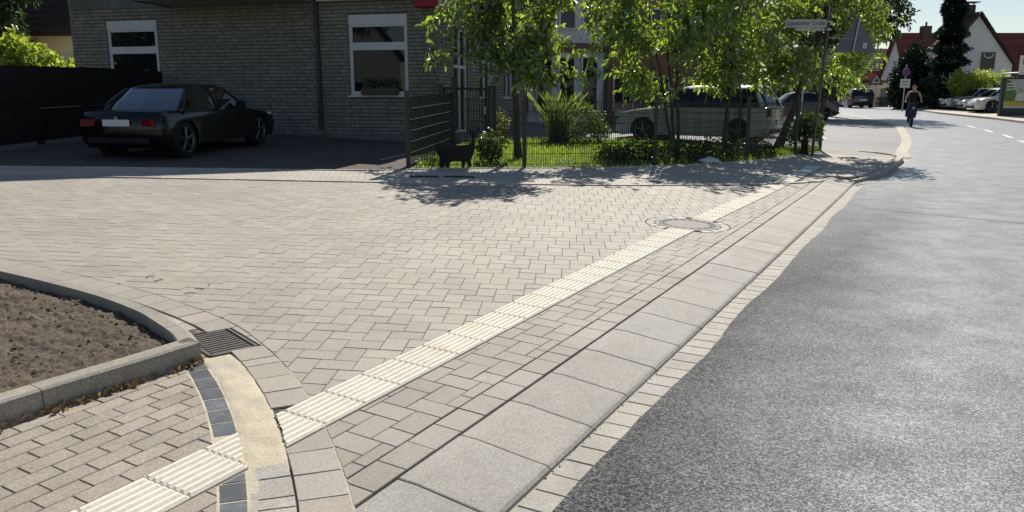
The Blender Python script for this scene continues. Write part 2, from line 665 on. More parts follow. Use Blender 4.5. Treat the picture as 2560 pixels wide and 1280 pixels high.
SW = .30
KERB_V = 1.925


def piece_mesh(poly, gap=.003, thick=.05, bev=.004, dz=0.0, tilt=None):
    """paving unit from a plan polygon in u,v : world verts + faces"""
    q = inset(poly, gap)
    if len(q) < 3:
        return None
    q2 = inset(q, bev)
    n = len(q)
    cu = sum(p[0] for p in q) / n
    cv = sum(p[1] for p in q) / n
    tu, tv = tilt if tilt else (0, 0)
    hz = lambda p: Guv(p[0], p[1]) + dz + tu * (p[0] - cu) + tv * (p[1] - cv)
    vs = [(*XY(*p), hz(p) - thick) for p in q] + [(*XY(*p), hz(p) - bev) for p in q]
    fs = [(i, (i + 1) % n, n + (i + 1) % n, n + i) for i in range(n)]
    if len(q2) == n:
        vs += [(*XY(*p), hz(p)) for p in q2]
        fs += [(n + i, n + (i + 1) % n, 2 * n + (i + 1) % n, 2 * n + i) for i in range(n)]
        fs.append(tuple(range(2 * n, 3 * n)))
    else:
        vs = vs[:n] + [(p[0], p[1], p[2] + bev) for p in vs[n:]]
        fs.append(tuple(range(n, 2 * n)))
    return vs, fs


def rj(a):
    return RND.uniform(-a, a)


def lay(pieces, name, mat, parent, limit=300, stuff_name=None, key=None, gap=.0019, bev=.0026, thick=.05, jz=.0012, jt=.004, dz=0.0):
    """pieces: plan polygons. The ones that show largest become objects, the rest one mesh"""
    def show(p):
        cu = sum(q[0] for q in p) / len(p)
        cv = sum(q[1] for q in p) / len(p)
        x, y = XY(cu, cv)
        if y < 1.5 or abs(x) > .68 * y + .2:
            return -1
        yy = 243 + 1950 * (HC - Guv(cu, cv)) / y
        return area(p) / y ** 3 if yy < 1330 else -1
    order = sorted(pieces, key=lambda p: -show(p))
    rest = MB()
    made = 0
    for k, p in enumerate(order):
        r = piece_mesh(p, gap, thick, bev, dz + rj(jz), (rj(jt), rj(jt)))
        if r is None:
            continue
        vs, fs = r
        if made < limit and show(p) > 0:
            made += 1
            c = Vector(vs[-1])
            mb = MB().add([Vector(a) - c for a in vs], fs)
            o = mb.obj(name, mat, None, fix=False)
            o.location = c
            o.parent = parent
            o.matrix_parent_inverse = world_of(parent).inverted()
        elif show(p) > 0 or True:
            rest.add(vs, fs)
    if rest.v and stuff_name:
        tag(rest.obj(stuff_name, mat, parent, fix=False), kind='stuff')


def sheet(name, us, vfun, mat, zfun, kind='structure', parent=None):
    """ruled sheet: for every u a list of v's"""
    P = [[(*XY(u, v), zfun(u, v)) for v in vfun(u)] for u in us]
    o = MB().grid(P).obj(name, mat, parent, fix=False)
    return tag(o, kind=kind) if parent is None else o


def lin(a, b, n):
    return [a + (b - a) * i / (n - 1) for i in range(n)]


# ================================================================ GROUND AND ROAD
us = [-900, -300, -100, -40, -20] + lin(-10, 60, 36) + lin(66, 130, 10) + [180, 300, 600, 1500]
vs_ = [-1500, -500, -200, -100, -60, -40, -30] + lin(-24, 40, 33) + [50, 70, 110, 200, 500, 1500]
ground = sheet('ground', us, lambda u: vs_, 'earth', lambda u, v: Guv(u, v) - .16)


def edge_noise(u):
    return .012 * math.sin(u * 2.3) + .022 * noise.noise((u * .9, 3, 1)) + .012 * noise.noise((u * 5, 7, 2))


def road_edge(u):
    if u < 16.4:
        return 1.262 + edge_noise(u)
    if u < 22.3:
        return min(1.262, np.interp(u, [16.4, 17.1, 17.8, 19.45, 21.6, 22.3], [1.24, 1.0, .9, .8, .74, .7])) + edge_noise(u) * .4
    return np.interp(u, [22.3, 24.3, 30.6, 39.1, 45.3, 53.1, 59.6, 75, 130], [.7, .98, 1.10, 1.82, 3.28, 5.5, 7.5, 12, 30])


def zroad(u, v):
    return Guv(min(u, 130), min(v, 1.3) if u < 22.5 else v) - .05


def right_kerb(u):
    return np.interp(u, [-20, 10, 28, 36, 42.7, 47.2, 52, 55.4, 62, 68.6, 80, 130], [-9.5, -8.6, -6.3, -4.7, -3.07, -2.0, -.4, .64, 1.9, 2.9, 5.6, 20])


us = lin(-5, 23, 280) + lin(23.4, 60, 60) + lin(62, 130, 25)
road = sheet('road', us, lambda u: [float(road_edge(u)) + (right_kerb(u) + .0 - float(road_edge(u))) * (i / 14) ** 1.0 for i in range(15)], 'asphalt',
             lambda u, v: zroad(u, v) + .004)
us = lin(9.5, 60, 60) + lin(62, 130, 25)
side_road = sheet('side_road', us, lambda u: lin(float(road_edge(u)) + (.0 if u > 22.3 else .8), 34 if u < 60 else 60, 30), 'lot',
                  lambda u, v: Guv(u, v) - (.05 if u > 22.3 else .09))
# footway on the far side of the main road
us = lin(-5, 60, 60) + lin(62, 130, 20)
P = []
for u in us:
    r = float(right_kerb(u))
    zr = zroad(u, r)
    P.append([(*XY(u, r), zr - .05), (*XY(u, r), zr + .10), (*XY(u, r - .14), zr + .11), (*XY(u, r - 1.8), zr + .13), (*XY(u, r - 5.0), zr + .16), (*XY(u, r - 14), zr + .16)])
tag(MB().grid(P).obj('far_pavement', 'pale_stone', None, fix=False), kind='structure')

# pale stone channel between the two carriageways
ch = Curve([(22.45, .86), (24.3, 1.02), (27.5, 1.05), (30.6, 1.2), (35, 1.55), (39.1, 1.95), (45.3, 3.4), (53.1, 5.65), (59.6, 7.7)], step=.3)
chan = tag(bpy.data.objects.new('stone_channel', None), kind='structure')
COL.objects.link(chan)
s = .0
for k in range(44):
    a, b = s, min(s + .88, ch.len)
    s += .9
    if b - a < .3:
        break
    q = [ch.at(a, -.16), ch.at(b, -.16), ch.at(b, .16), ch.at(a, .16)]
    r = piece_mesh(q, .006, .05, .006, -.042)
    if r:
        MB().add(*r).obj('channel_stone', 'pale_stone', chan)

# road markings and seam
mk = tag(bpy.data.objects.new('road_markings', None), kind='structure')
COL.objects.link(mk)


def mark(u0, v0, u1, v1, wd, zf=zroad):
    d = Vector((u1 - u0, v1 - v0)).normalized()
    nx, ny = -d.y * wd / 2, d.x * wd / 2
    n = 6
    P = []
    for i in range(n + 1):
        t = i / n
        uu, vv = u0 + (u1 - u0) * t, v0 + (v1 - v0) * t
        P.append([(*XY(uu + nx, vv + ny), zf(uu + nx, vv + ny) + .009), (*XY(uu - nx, vv - ny), zf(uu - nx, vv - ny) + .009)])
    return MB().grid(P)


for u0, v0, u1, v1 in ((28.6, -2.35, 30.2, -2.08), (31.5, -2.0, 33.1, -1.80), (34.6, -1.55, 36.2, -1.33), (37.8, -1.05, 39.4, -.78), (25.4, -2.65, 27.0, -2.45)):
    mark(u0, v0, u1, v1, .13).obj('lane_dash', 'white_paint', mk, fix=False)
mark(28.1, 3.5, 31.6, 4.6, .12, lambda u, v: Guv(u, v) - .055).obj('lane_dash', 'white_paint', mk, fix=False)
mark(12.75, .95, 10.9, -5.2, .025).obj('joint_line', 'seam', mk, fix=False)
mark(20.9, -.3, 19.7, -.7, .03).obj('joint_line', 'white_paint', mk, fix=False)

# ================================================================ PAVED CROSSING
us = lin(-3, 16.2, 60)
sheet('pavement_bed', us, lambda u: lin(1.934, 19, 30), 'bedding', lambda u, v: Guv(u, v) - .010)
P = []
for u in lin(16.2, 22.9, 24):
    v0 = float(np.interp(u, [16.2, 16.38, 17.1, 17.8, 19.45, 21.3, 22.2, 22.9], [1.9, 1.55, 1.27, 1.13, 1.05, .97, 1.2, 2.5]))
    P.append([(*XY(u, v), Guv(u, v) + (0.035 * max(0, 1 - (v - v0) / 1.2) if u > 16.4 else 0) - .014) for v in lin(v0, 6.0, 12)])
tag(MB().grid(P).obj('footway_bed', 'bedding', None, fix=False), kind='structure')

pavement = bpy.data.objects.new('pavement', None)
COL.objects.link(pavement)
tag(pavement, kind='structure')

LP, WP = .225, .15


def herring(origin, ang, arange, brange, flip=-1):
    """herringbone rectangles (L x W) as plan polygons in u,v; ang measured in u,v"""
    ca, sa = math.cos(ang), math.sin(ang)
    out = []
    n = 190
    for i in range(-n, n):
        for j in range(-n, n):
            a0, b0 = i * WP + j * LP, i * WP - j * LP
            if not (arange[0] - 1 < a0 < arange[1] + 1 and brange[0] - 1 < b0 * flip < brange[1] + 1):
                continue
            for r in ((a0, b0, LP, WP), (a0 + LP, b0 + WP - LP, WP, LP)):
                rect = [(r[0], r[1]), (r[0] + r[2], r[1]), (r[0] + r[2], r[1] + r[3]), (r[0], r[1] + r[3])]
                out.append([(origin[0] + a * ca - b * flip * sa, origin[1] + a * sa + b * flip * ca) for a, b in rect])
    return out


MAN = (9.43, 2.70)
MAN_R = .40


def cut_man(poly, r):
    cu = sum(p[0] for p in poly) / len(poly) - MAN[0]
    cv = sum(p[1] for p in poly) / len(poly) - MAN[1]
    d = math.hypot(cu, cv)
    if d > r + .3 or d < 1e-6:
        return poly if d > r + .3 else []
    n = (cu / d, cv / d)
    return clip(poly, -n[0], -n[1], -(n[0] * MAN[0] + n[1] * MAN[1]) - r)


# field A: rows run almost straight across the view. Row direction azimuth 94 deg -> angle in u,v
rowdir = UV(math.cos(math.radians(4)), -math.sin(math.radians(4)))
ANG = math.atan2(rowdir[1], rowdir[0])
field = []
o0 = UV(0, 8.0)
for p in herring(o0, ANG, (-17, 9), (-6, 8)):
    cu = sum(q[0] for q in p) / 4
    cv = sum(q[1] for q in p) / 4
    x, y = XY(cu, cv)
    if y < 3.3 or y > 16 or x < -11.5 or x > 8 or abs(x) > .72 * y + 1:
        continue
    sl_ = strip_left(cu)
    if cv < sl_ - .3:
        continue
    p = ccw(p)
    p = clip(p, .022 if cu > 8.5 else 0, -1, -(sl_ + .004) + (.022 * cu if cu > 8.5 else 0))
    if len(p) < 3:
        continue
    p = RIM.cut_outside(p, .209)
    if len(p) < 3:
        continue
    p = FARK.cut_inside(p, -.01)
    if len(p) < 3:
        continue
    p = cut_man(p, MAN_R + .115)
    if len(p) < 3 or area(p) < .0006:
        continue
    field.append(p)
band = []
for p in herring((3.0, 2.10), 0.0, (-3, 14), (-.6, .6)):
    cu = sum(q[0] for q in p) / 4
    cv = sum(q[1] for q in p) / 4
    if cv < 1.9 or cv > 2.8 or cu > 16.2 or cu < .5:
        continue
    sr = strip_left(cu) - SW
    p = ccw(p)
    p = clip(p, -.0, 1, sr - .004)
    if len(p) > 2:
        p = clip(p, 0, -1, -2.097)
    if len(p) > 2:
        p = RIM.cut_outside(p, .209)
    if len(p) > 2:
        p = FARK.cut_inside(p, -.01)
    if len(p) > 2:
        p = cut_man(p, MAN_R + .115)
    if len(p) > 2 and area(p) > .0006:
        band.append(p)
u = .6
while u < 16.1:
    Lx = .225 if RND.random() < .9 else .15
    p = [(u, KERB_V + .005), (u + Lx, KERB_V + .005), (u + Lx, 2.093), (u, 2.093)]
    u += Lx
    p = RIM.cut_outside(p, .209)
    if len(p) > 2:
        p = FARK.cut_inside(p, -.01)
    if len(p) > 2 and area(p) > .0008:
        band.append(p)
lay(field, 'paver', 'paver', pavement, 215, 'distant_pavers', jt=.006)
lay(band, 'paver', 'paver_band', pavement, 85, 'distant_band_pavers', jt=.006)

# curved block row along the side street corner
GRATE_C = (3.25, 3.90)
gd = Vector((.95, -.31)).normalized()
ge = Vector((-gd.y, gd.x))


def in_grate(q, mu=.19, mv=.26):
    d = Vector((q[0] - GRATE_C[0], q[1] - GRATE_C[1]))
    return abs(d.dot(gd)) < mu and abs(d.dot(ge)) < mv


rim_row = tag(bpy.data.objects.new('kerb_block_row', None), kind='structure')
COL.objects.link(rim_row)


def arc_row(o0_, o1_, step, name, mat, parent, dz, s0=0.0, s1=None, gap=.0026, skip_strip=True, bev=.003, jz=.001):
    s = s0
    out = []
    s1 = s1 or RIM.len
    while s < s1 - .05:
        st = step * (1 if RND.random() < .88 or 'anth' in name else .5)
        a, b = s, min(s + st, s1)
        s += st
        q = ccw([RIM.at(a, o0_), RIM.at(b, o0_), RIM.at(b, o1_), RIM.at(a, o1_)])
        cu = sum(t[0] for t in q) / 4
        cv = sum(t[1] for t in q) / 4
        if skip_strip:
            sl_ = strip_left(cu)
            if sl_ - SW < cv < sl_:
                above = clip(q, 0, -1, -sl_ - .004)
                below = clip(q, 0, 1, sl_ - SW - .004)
                q = above if (len(above) > 2 and area(above) > .006) else below
            elif cv > sl_:
                q = clip(q, 0, -1, -sl_ - .004)
            else:
                q = clip(q, 0, 1, sl_ - SW - .004)
        if len(q) < 3 or area(q) < .003:
            continue
        if in_grate((cu, cv), .17 + (o1_ - o0_) / 2 * .6, .26):
            q2 = clip(q, -gd.x, -gd.y, -(gd.x * GRATE_C[0] + gd.y * GRATE_C[1]) - .165)
            if len(q2) < 3 or area(q2) < .004:
                continue
            q = q2
        r = piece_mesh(q, gap, .06, bev, dz + rj(jz), (rj(.006), rj(.006)))
        if r:
            MB().add(*r).obj(name, mat, parent)


arc_row(0.0, .21, .21, 'block', 'paver', rim_row, .001)
arc_row(-.182, -.004, .17, 'gutter_block', 'gutter', rim_row, -.006)
arc_row(-.297, -.186, .16, 'anthracite_block', 'anthracite', rim_row, -.004, s0=RIM.len * .60)
# mortar sand swept over the channel
s0_ = [i for i in range(len(RIM.s)) if RIM.p[i][1] < 3.70][0]
s1_ = [i for i in range(len(RIM.s)) if RIM.p[i][1] < 2.36][0]
P = []
for i in range(s0_, s1_ + 1):
    row = []
    for k in range(9):
        t = k / 8
        nn = noise.noise((i * .11, t * 3, 5)) * .012
        o_ = -.186 + .196 * t + (nn if k in (0, 8) else 0)
        q = (RIM.p[i][0] + RIM.n[i][0] * o_, RIM.p[i][1] + RIM.n[i][1] * o_)
        e = min(1, (i - s0_) / 6, (s1_ - i) / 6)
        row.append((*XY(*q), Guv(*q) - .009 + e * (.008 + .004 * noise.noise((q[0] * 14, q[1] * 14, 2))) + (-.006 if k in (0, 8) else 0)))
    P.append(row)
tag(MB().grid(P).obj('sand', 'sand', None, fix=False, smooth=True), kind='stuff')

# sand pressed into the outer joint of the block row
P = []
for i in range(len(RIM.s)):
    if not 2.0 < RIM.p[i][1] < 3.5:
        continue
    row = []
    for o_ in (.2015, .2165):
        q = (RIM.p[i][0] + RIM.n[i][0] * o_, RIM.p[i][1] + RIM.n[i][1] * o_)
        row.append((*XY(*q), Guv(*q) - .0022 - .002 * max(0, noise.noise((q[0] * 9, q[1] * 9, 1)))))
    P.append(row)
tag(MB().grid(P).obj('joint_sand', 'sand', None, fix=False), kind='stuff')

# tactile strip ------------------------------------------------------------
strip = tag(bpy.data.objects.new('tactile_strip', None), kind='structure')
COL.objects.link(strip)


def plate_profile():
    pr = []
    n = 7
    pitch = (SW - .006) / n
    for k in range(n):
        b = .003 + k * pitch
        pr += [(b, 0.0), (b + pitch * .22, 0.0), (b + pitch * .40, .0065), (b + pitch * .78, .0065), (b + pitch * .97, 0.0)]
    pr.append((SW - .003, 0.0))
    return pr


PROF = plate_profile()


def tactile(u0, u1, cutter=None):
    sl0 = strip_left((u0 + u1) / 2)
    uu = [u0 + .002, u0 + .012, u1 - .012, u1 - .002]
    jz = rj(.0012)
    P = []
    for i, u in enumerate(uu):
        row = [(u, sl0 - SW + .003, -.05)]
        for t, h in PROF:
            row.append((u, sl0 - SW + t, .003 + (h if 0 < i < 3 else 0.0) + jz))
        row.append((u, sl0 - .003, -.05))
        P.append(row)
    if cutter:      # shape the end of a cut plate along a curve
        P = [[(cutter(u, v), v, h) for (u, v, h) in row] for row in P]
    Q = [[W3(u, v, h) for (u, v, h) in row] for row in P]
    mb = MB().grid(Q)
    n = len(Q[0])
    mb.f.append(list(range(n)))
    mb.f.append([3 * n + k for k in range(n)][::-1])
    mb.m += [0, 0]
    for i in range(3):          # darker grooves: shade between the ribs put into the colour
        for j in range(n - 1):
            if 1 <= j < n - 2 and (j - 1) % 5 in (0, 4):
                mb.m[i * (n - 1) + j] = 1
    o = mb.obj('tactile_plate', ['tactile', 'tactile_groove_shade'], strip)


def rim_u(v, off):
    best = None
    for i in range(len(RIM.s)):
        d = abs(RIM.p[i][1] + RIM.n[i][1] * off - v)
        if best is None or d < best[0]:
            best = (d, RIM.p[i][0] + RIM.n[i][0] * off)
    return best[1]


def cut_man_u(side):
    def f(u, v):
        dv = v - MAN[1]
        h = math.sqrt(max(0, (MAN_R + .012) ** 2 - dv * dv))
        return min(u, MAN[0] - h) if side < 0 else max(u, MAN[0] + h)
    return f


e = 2.695
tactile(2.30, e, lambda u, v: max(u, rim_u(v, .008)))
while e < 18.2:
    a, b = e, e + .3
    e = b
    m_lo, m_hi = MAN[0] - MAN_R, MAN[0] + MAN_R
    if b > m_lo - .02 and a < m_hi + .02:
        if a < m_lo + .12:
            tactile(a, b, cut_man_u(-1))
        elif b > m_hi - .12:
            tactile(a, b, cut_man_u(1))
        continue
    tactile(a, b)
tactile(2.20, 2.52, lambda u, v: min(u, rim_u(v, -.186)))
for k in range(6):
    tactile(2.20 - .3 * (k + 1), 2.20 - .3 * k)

# ramp kerb, channel stones ---------------------------------------------------
kerb = tag(bpy.data.objects.new('ramp_kerb', None), kind='structure')
COL.objects.link(kerb)


def ramp_stone(u0, u1):
    z0 = Guv(u0, KERB_V) - Guv(u0, 1.5)
    j = rj(.002)
    pr = [(KERB_V - .002, -.09), (KERB_V - .002, z0 - .010), (KERB_V - .008, z0 - .004), (KERB_V - .10, z0 - .006), (KERB_V - .115, z0 - .008), (1.52, -.026), (1.475, -.030), (1.452, -.036), (1.437, -.048), (1.432, -.062), (1.430, -.12)]
    P = []
    for k, u in enumerate((u0 + .003, u0 + .009, u1 - .009, u1 - .003)):
        dd = -.003 if k in (0, 3) else 0
        P.append([(*XY(u, v), Guv(u, 1.5) + z + j + (dd if 0 < i < 10 else 0)) for i, (v, z) in enumerate(pr)])
    mb = MB().grid(P)
    n = len(pr)
    mb.f.append(list(range(n)))
    mb.f.append([3 * n + k for k in range(n)][::-1])
    mb.m += [0, 0]
    mb.obj('ramp_stone', 'kerb', kerb)


k0 = 2.975
for k in range(-6, 27):
    if k0 + .5 * k < 16.2:
        ramp_stone(k0 + .5 * k, k0 + .5 * (k + 1))
channel = tag(bpy.data.objects.new('gutter', None), kind='structure')
COL.objects.link(channel)
zgut = lambda u: Guv(u, 1.5) - .055
u = .2
while u < 22:
    va, vb = 1.425, 1.262 + (edge_noise(u) if False else 0) - .06
    if u > 16.0:
        c = float(np.interp(u, [16.0, 17.1, 17.8, 19.45, 22], [0, .30, .42, .50, .56]))
        va, vb = va - c, vb - c
    mbx = MB()
    q = inset([(u, vb), (u + .162, vb), (u + .162, va), (u, va)], .0025)
    jz = rj(.0012)
    n = len(q)
    vv = [(*XY(*p), zgut(p[0]) - .05) for p in q] + [(*XY(*p), zgut(p[0]) - .004 + jz) for p in q] + [(*XY(*p), zgut(p[0]) + jz) for p in inset(q, .004)]
    ff = [(i, (i + 1) % n, n + (i + 1) % n, n + i) for i in range(n)] + [(n + i, n + (i + 1) % n, 2 * n + (i + 1) % n, 2 * n + i) for i in range(n)] + [tuple(range(2 * n, 3 * n))]
    mbx.add(vv, ff).obj('gutter_stone', 'gutter', channel)
    u += .162
tag(sheet('gutter_bed', lin(0, 22.5, 50), lambda u: [1.45, 1.3, 1.2, 1.1] if u < 16 else [1.3, 1.0, .8, .6], 'gutter', lambda u, v: zgut(u) - .006), kind='structure')

# raised kerb round the far corner
raised = tag(bpy.data.objects.new('raised_kerb', None), kind='structure')
COL.objects.link(raised)
s = 0.0
while s < RAISED.len - .3:
    a, b = s, min(s + .9, RAISED.len)
    P = []
    for t in lin(a + .005, b - .005, 6):
        row = []
        rise = .0 + .075 * sm((t - .0) / 1.6)
        for off, hz, base in ((-.075, -.15, 0), (-.075, -.02, 1), (-.06, 0.0, 1), (.06, .0, 1), (.075, -.02, 1), (.075, -.15, 0)):
            q = RAISED.at(t, off)
            zb = Guv(q[0], 1.5) - .055
            row.append((*XY(*q), zb + (.045 + rise + hz if base else -.06)))
        P.append(row)
    mb = MB().grid(P)
    n = 6
    mb.f += [list(range(n)), [5 * n + k for k in range(n)][::-1]]
    mb.m += [0, 0]
    mb.obj('kerb_stone', 'kerb', raised)
    s += .9

# far footway: small pavers, kerb stones along the side street
footway = tag(bpy.data.objects.new('far_footway', None), kind='structure')
COL.objects.link(footway)
wp = []
fa = math.atan2(-.80, .60)      # rows parallel to the fence side
ca, sa = math.cos(fa), math.sin(fa)
for i in range(-90, 90):
    for j in range(-60, 90):
        a0, b0 = i * .20 + (j % 2) * .10, j * .10
        uu, vv = 12 + a0 * ca - b0 * sa, 6 + a0 * sa + b0 * ca
        if uu < 3 or uu > 22.9 or vv < .9 or vv > 17:
            continue
        p = [(12 + a * ca - b * sa, 6 + a * sa + b * ca) for a, b in ((a0, b0), (a0 + .2, b0), (a0 + .2, b0 + .1), (a0, b0 + .1))]
        c = (sum(q[0] for q in p) / 4, sum(q[1] for q in p) / 4)
        x, y = XY(*c)
        if abs(x) > .70 * y + .6:
            continue
        if FARK.near(c)[0] < .10 or BACK.near(c)[0] > -.03 + (.25 if c[0] > 11.6 else 0):
            continue
        sl_ = strip_left(c[0])
        if c[0] < 18.25 and sl_ - SW - .03 < c[1] < sl_ + .03:
            continue
        if c[0] > 15.5:
            if c[0] < 16.4:
                if c[1] < KERB_V + .03:
                    continue
            elif RAISED.near(c)[0] < .1:
                continue
        wp.append(p)
dzf = lambda c: 0
mbw = MB()
for p in wp:
    c = (sum(q[0] for q in p) / 4, sum(q[1] for q in p) / 4)
    dzz = .004 + rj(.001)
    if c[0] > 16.2:
        dzz += .035 * max(0, 1 - max(0, RAISED.near(c)[0]) / 1.2)
    r = piece_mesh(p, .0035, .04, .004, dzz, None)
    if r:
        mbw.add(*r)
tag(mbw.obj('small_pavers', 'walk_paver', footway, fix=False), kind='stuff')
s = .3
while s < FARK.len - 1.2:
    q = [FARK.at(s, 0), FARK.at(s + .99, 0), FARK.at(s + .99, .09), FARK.at(s, .09)]
    r = piece_mesh(ccw(q), .003, .08, .006, .018 + rj(.002))
    if r:
        MB().add(*r).obj('edge_stone', 'walk_paver', footway)
    s += 1.0
s = .3
while s < BACK.len - 1.0:
    q = [BACK.at(s, -.02), BACK.at(s + .99, -.02), BACK.at(s + .99, .05), BACK.at(s, .05)]
    r = piece_mesh(ccw(q), .003, .08, .006, .02 + rj(.002))
    if r:
        MB().add(*r).obj('edge_stone', 'walk_paver', footway)
    s += 1.0

# near footpath: running bond 20 x 10
footpath = tag(bpy.data.objects.new('footpath', None), kind='structure')
COL.objects.link(footpath)
fp = []
rows = [2.814 + .102 * k for k in range(9)] + [strip_left(0) - SW - .102 * (k + 1) for k in range(6)]
for ri, v0 in enumerate(rows):
    u = -1.2 + (ri % 2) * .10 + rj(.02)
    while u < 3.0:
        Lx = .204 + rj(.006)
        p = [(u, v0), (u + Lx, v0), (u + Lx, v0 + .102), (u, v0 + .102)]
        u += Lx
        p = RIM.cut_inside(ccw(p), -.302)
        if len(p) > 2:
            p = clip(p, 0, 1, 3.722)
        if len(p) > 2 and area(p) > .002:
            fp.append(p)
lay(fp, 'bond_paver', 'bond_paver', footpath, 300, 'more_bond_pavers', gap=.0022, bev=.003, jz=.0012, jt=.008)
tag(sheet('footpath_bed', lin(-2, 2.9, 30), lambda u: lin(max(2.0, float(np.interp(u, [1.7, 1.8, 2.2, 2.63, 2.9], [2.0, 2.05, 2.45, 2.98, 3.4]))), 3.8, 12), 'sand', lambda u, v: Guv(u, v) - .006), kind='structure')

# ================================================================ MANHOLE, GULLY, DRAIN
mx, my, mz = W3(*MAN)
man = thing('manhole_cover', 'round manhole cover with concrete lid interrupting the white tactile strip', 'manhole cover', (mx, my, mz))
tilt = Matrix.Identity(4)
ex = (Vector(W3(MAN[0] + 1, MAN[1])) - Vector(W3(*MAN))).normalized()
ez = ex.cross(Vector(W3(MAN[0], MAN[1] + 1)) - Vector(W3(*MAN))).normalized()
ROT = Matrix((ex, ez.cross(ex), ez)).transposed()
man.rotation_euler = ROT.to_euler()
MB().lathe([(.40, -.06), (.40, .002), (.345, .003), (.338, -.004), (.338, -.03)], 48).obj('frame_ring', 'iron_ring', man, True)
MB().lathe([(.332, -.03), (.332, .001), (.318, .003), (.272, .003), (.268, .0)], 48).obj('lid_rim', 'cast_iron', man, True)
MB().lathe([(.268, -.02), (.268, .003), (.05, .004), (.0005, .004)], 40).obj('lid', 'lid_concrete', man, True)
MB().lathe([(.338, -.008), (.330, -.008)], 40).obj('lid_gap', 'black_void', man, True)
for k in range(20):
    th = 2 * PI * (k + .5) / 20
    rm = Matrix.Rotation(th, 3, 'Z')
    MB().box(rm @ Vector((.296, 0, .0035)), (.026, .052, .002), rm).obj('vent_slot', 'black_void', man, True)
ring = thing('stone_ring', 'ring of narrow paving stones laid round the manhole cover', 'paving ring', (mx, my, mz))
for k in range(20):
    a0, a1 = 2 * PI * k / 20 + .012, 2 * PI * (k + 1) / 20 - .012
    sl_ = strip_left(MAN[0])
    q = [(MAN[0] + r * math.cos(t), MAN[1] + r * math.sin(t)) for r, t in ((.404, a0), (.508, a0), (.508, (a0 + a1) / 2), (.508, a1), (.404, a1), (.404, (a0 + a1) / 2))]
    cv = MAN[1] + .455 * math.sin((a0 + a1) / 2)
    if sl_ - SW - .01 < cv < sl_ + .01:
        continue
    r = piece_mesh(ccw(q), .001, .05, .004, .001)
    if r:
        MB().add(*r).obj('ring_stone', 'walk_paver', ring)

gx, gy, gz = W3(*GRATE_C)
gul = thing('gully_grate', 'rusty iron gully grate beside the corner of the raised planting bed kerb', 'drain grate', (gx, gy, gz))
gX, gY = XY(*gd)
hx, hy = XY(*ge)


def gp(a, b, h):
    uu, vv = GRATE_C[0] + gd.x * a + ge.x * b, GRATE_C[1] + gd.y * a + ge.y * b
    return Vector((*XY(uu, vv), Guv(uu, vv) + h))


def gbox(a0, a1, b0, b1, h0, h1):
    mb = MB()
    vs = [gp(a, b, h) for h in (h0, h1) for a, b in ((a0, b0), (a1, b0), (a1, b1), (a0, b1))]
    return mb.add(vs, [(3, 2, 1, 0), (4, 5, 6, 7), (0, 1, 5, 4), (1, 2, 6, 5), (2, 3, 7, 6), (3, 0, 4, 7)])


ga, gb = .155, .235
f = MB()
for q in ((-ga, ga, -gb, -gb + .02), (-ga, ga, gb - .02, gb), (-ga, -ga + .018, -gb, gb), (ga - .018, ga, -gb, gb)):
    f.add(gbox(*q, -.06, .0).v, gbox(*q, -.06, .0).f)
f.obj('grate_frame', 'cast_iron', gul)
for k in range(11):
    b = -gb + .042 + k * (2 * gb - .084) / 10
    gbox(-ga + .03, ga - .03, b - .011, b + .011, -.035, -.004).obj('grate_bar', 'cast_iron', gul)
gbox(-.012, .012, -gb + .02, gb - .02, -.05, -.012).obj('cross_bar', 'cast_iron', gul)
gbox(-ga + .01, ga - .01, -gb + .01, gb - .01, -.30, -.12).obj('pit_floor', 'black_void', gul)

for k, (ua, va, ub, vb, lab) in enumerate(((10.60, 7.78, 10.93, 7.40, 'slotted drain grate in the far footway, nearer the driveway'), (10.98, 7.34, 11.33, 6.94, 'slotted drain grate in the far footway below the deer figure'))):
    d = Vector((ub - ua, vb - va))
    n_ = Vector((-d.y, d.x)).normalized() * .10
    if FARK.near((ua + n_.x, va + n_.y))[0] < FARK.near((ua, va))[0]:
        n_ = -n_
    dr = thing('drain_grate', lab, 'drain grate', W3(ua, va), group='slotted drains in the far footway')
    q = [(ua, va), (ub, vb), (ub + n_.x * 2, vb + n_.y * 2), (ua + n_.x * 2, va + n_.y * 2)]
    MB().add(*piece_mesh(ccw(q), 0, .05, .003, .006)).obj('grate_base', 'black_void', dr)
    for i in range(12):
        t0, t1 = (i + .2) / 12, (i + .7) / 12
        q = [(ua + d.x * t, va + d.y * t) for t in (t0, t1)]
        q = [q[0], q[1], (q[1][0] + n_.x * 2, q[1][1] + n_.y * 2), (q[0][0] + n_.x * 2, q[0][1] + n_.y * 2)]
        MB().add(*piece_mesh(ccw(q), 0, .02, .002, .014)).obj('grate_bar', 'cast_iron', dr)

# ================================================================ PLANTING BED
bed = thing('planting_bed', 'raised bed of bare brown soil edged with concrete kerb stones', 'planting bed', W3(2.2, 4.6))
HB = .12
bo = Curve([(2.955, 3.715), (3.06, 3.92), (3.15, 4.2), (3.225, 4.46), (3.285, 4.87), (3.305, 5.2), (3.305, 5.7), (3.28, 6.3), (3.2, 7.6), (3.1, 10.0)])
if bo.near((2.5, 5))[0] < 0:
    bo.n *= -1


def kerb_run(curve, a, b, name='kerb_stone', wd=.115):
    P = []
    for t in lin(a + .0025, b - .0025, max(4, int((b - a) / .07))):
        row = []
        for off, hz in ((0, -.08), (0, HB - .028), (.006, HB - .010), (.022, HB), (wd - .008, HB), (wd, HB - .008), (wd, -.08)):
            q = curve.at(t, off)
            row.append((*XY(*q), Guv(*q) + hz))
        P.append(row)
    mb = MB().grid(P)
    n = 7
    mb.f += [list(range(n)), [(len(P) - 1) * n + k for k in range(n)][::-1]]
    mb.m += [0, 0]
    mb.obj(name, 'bed_kerb', bed)


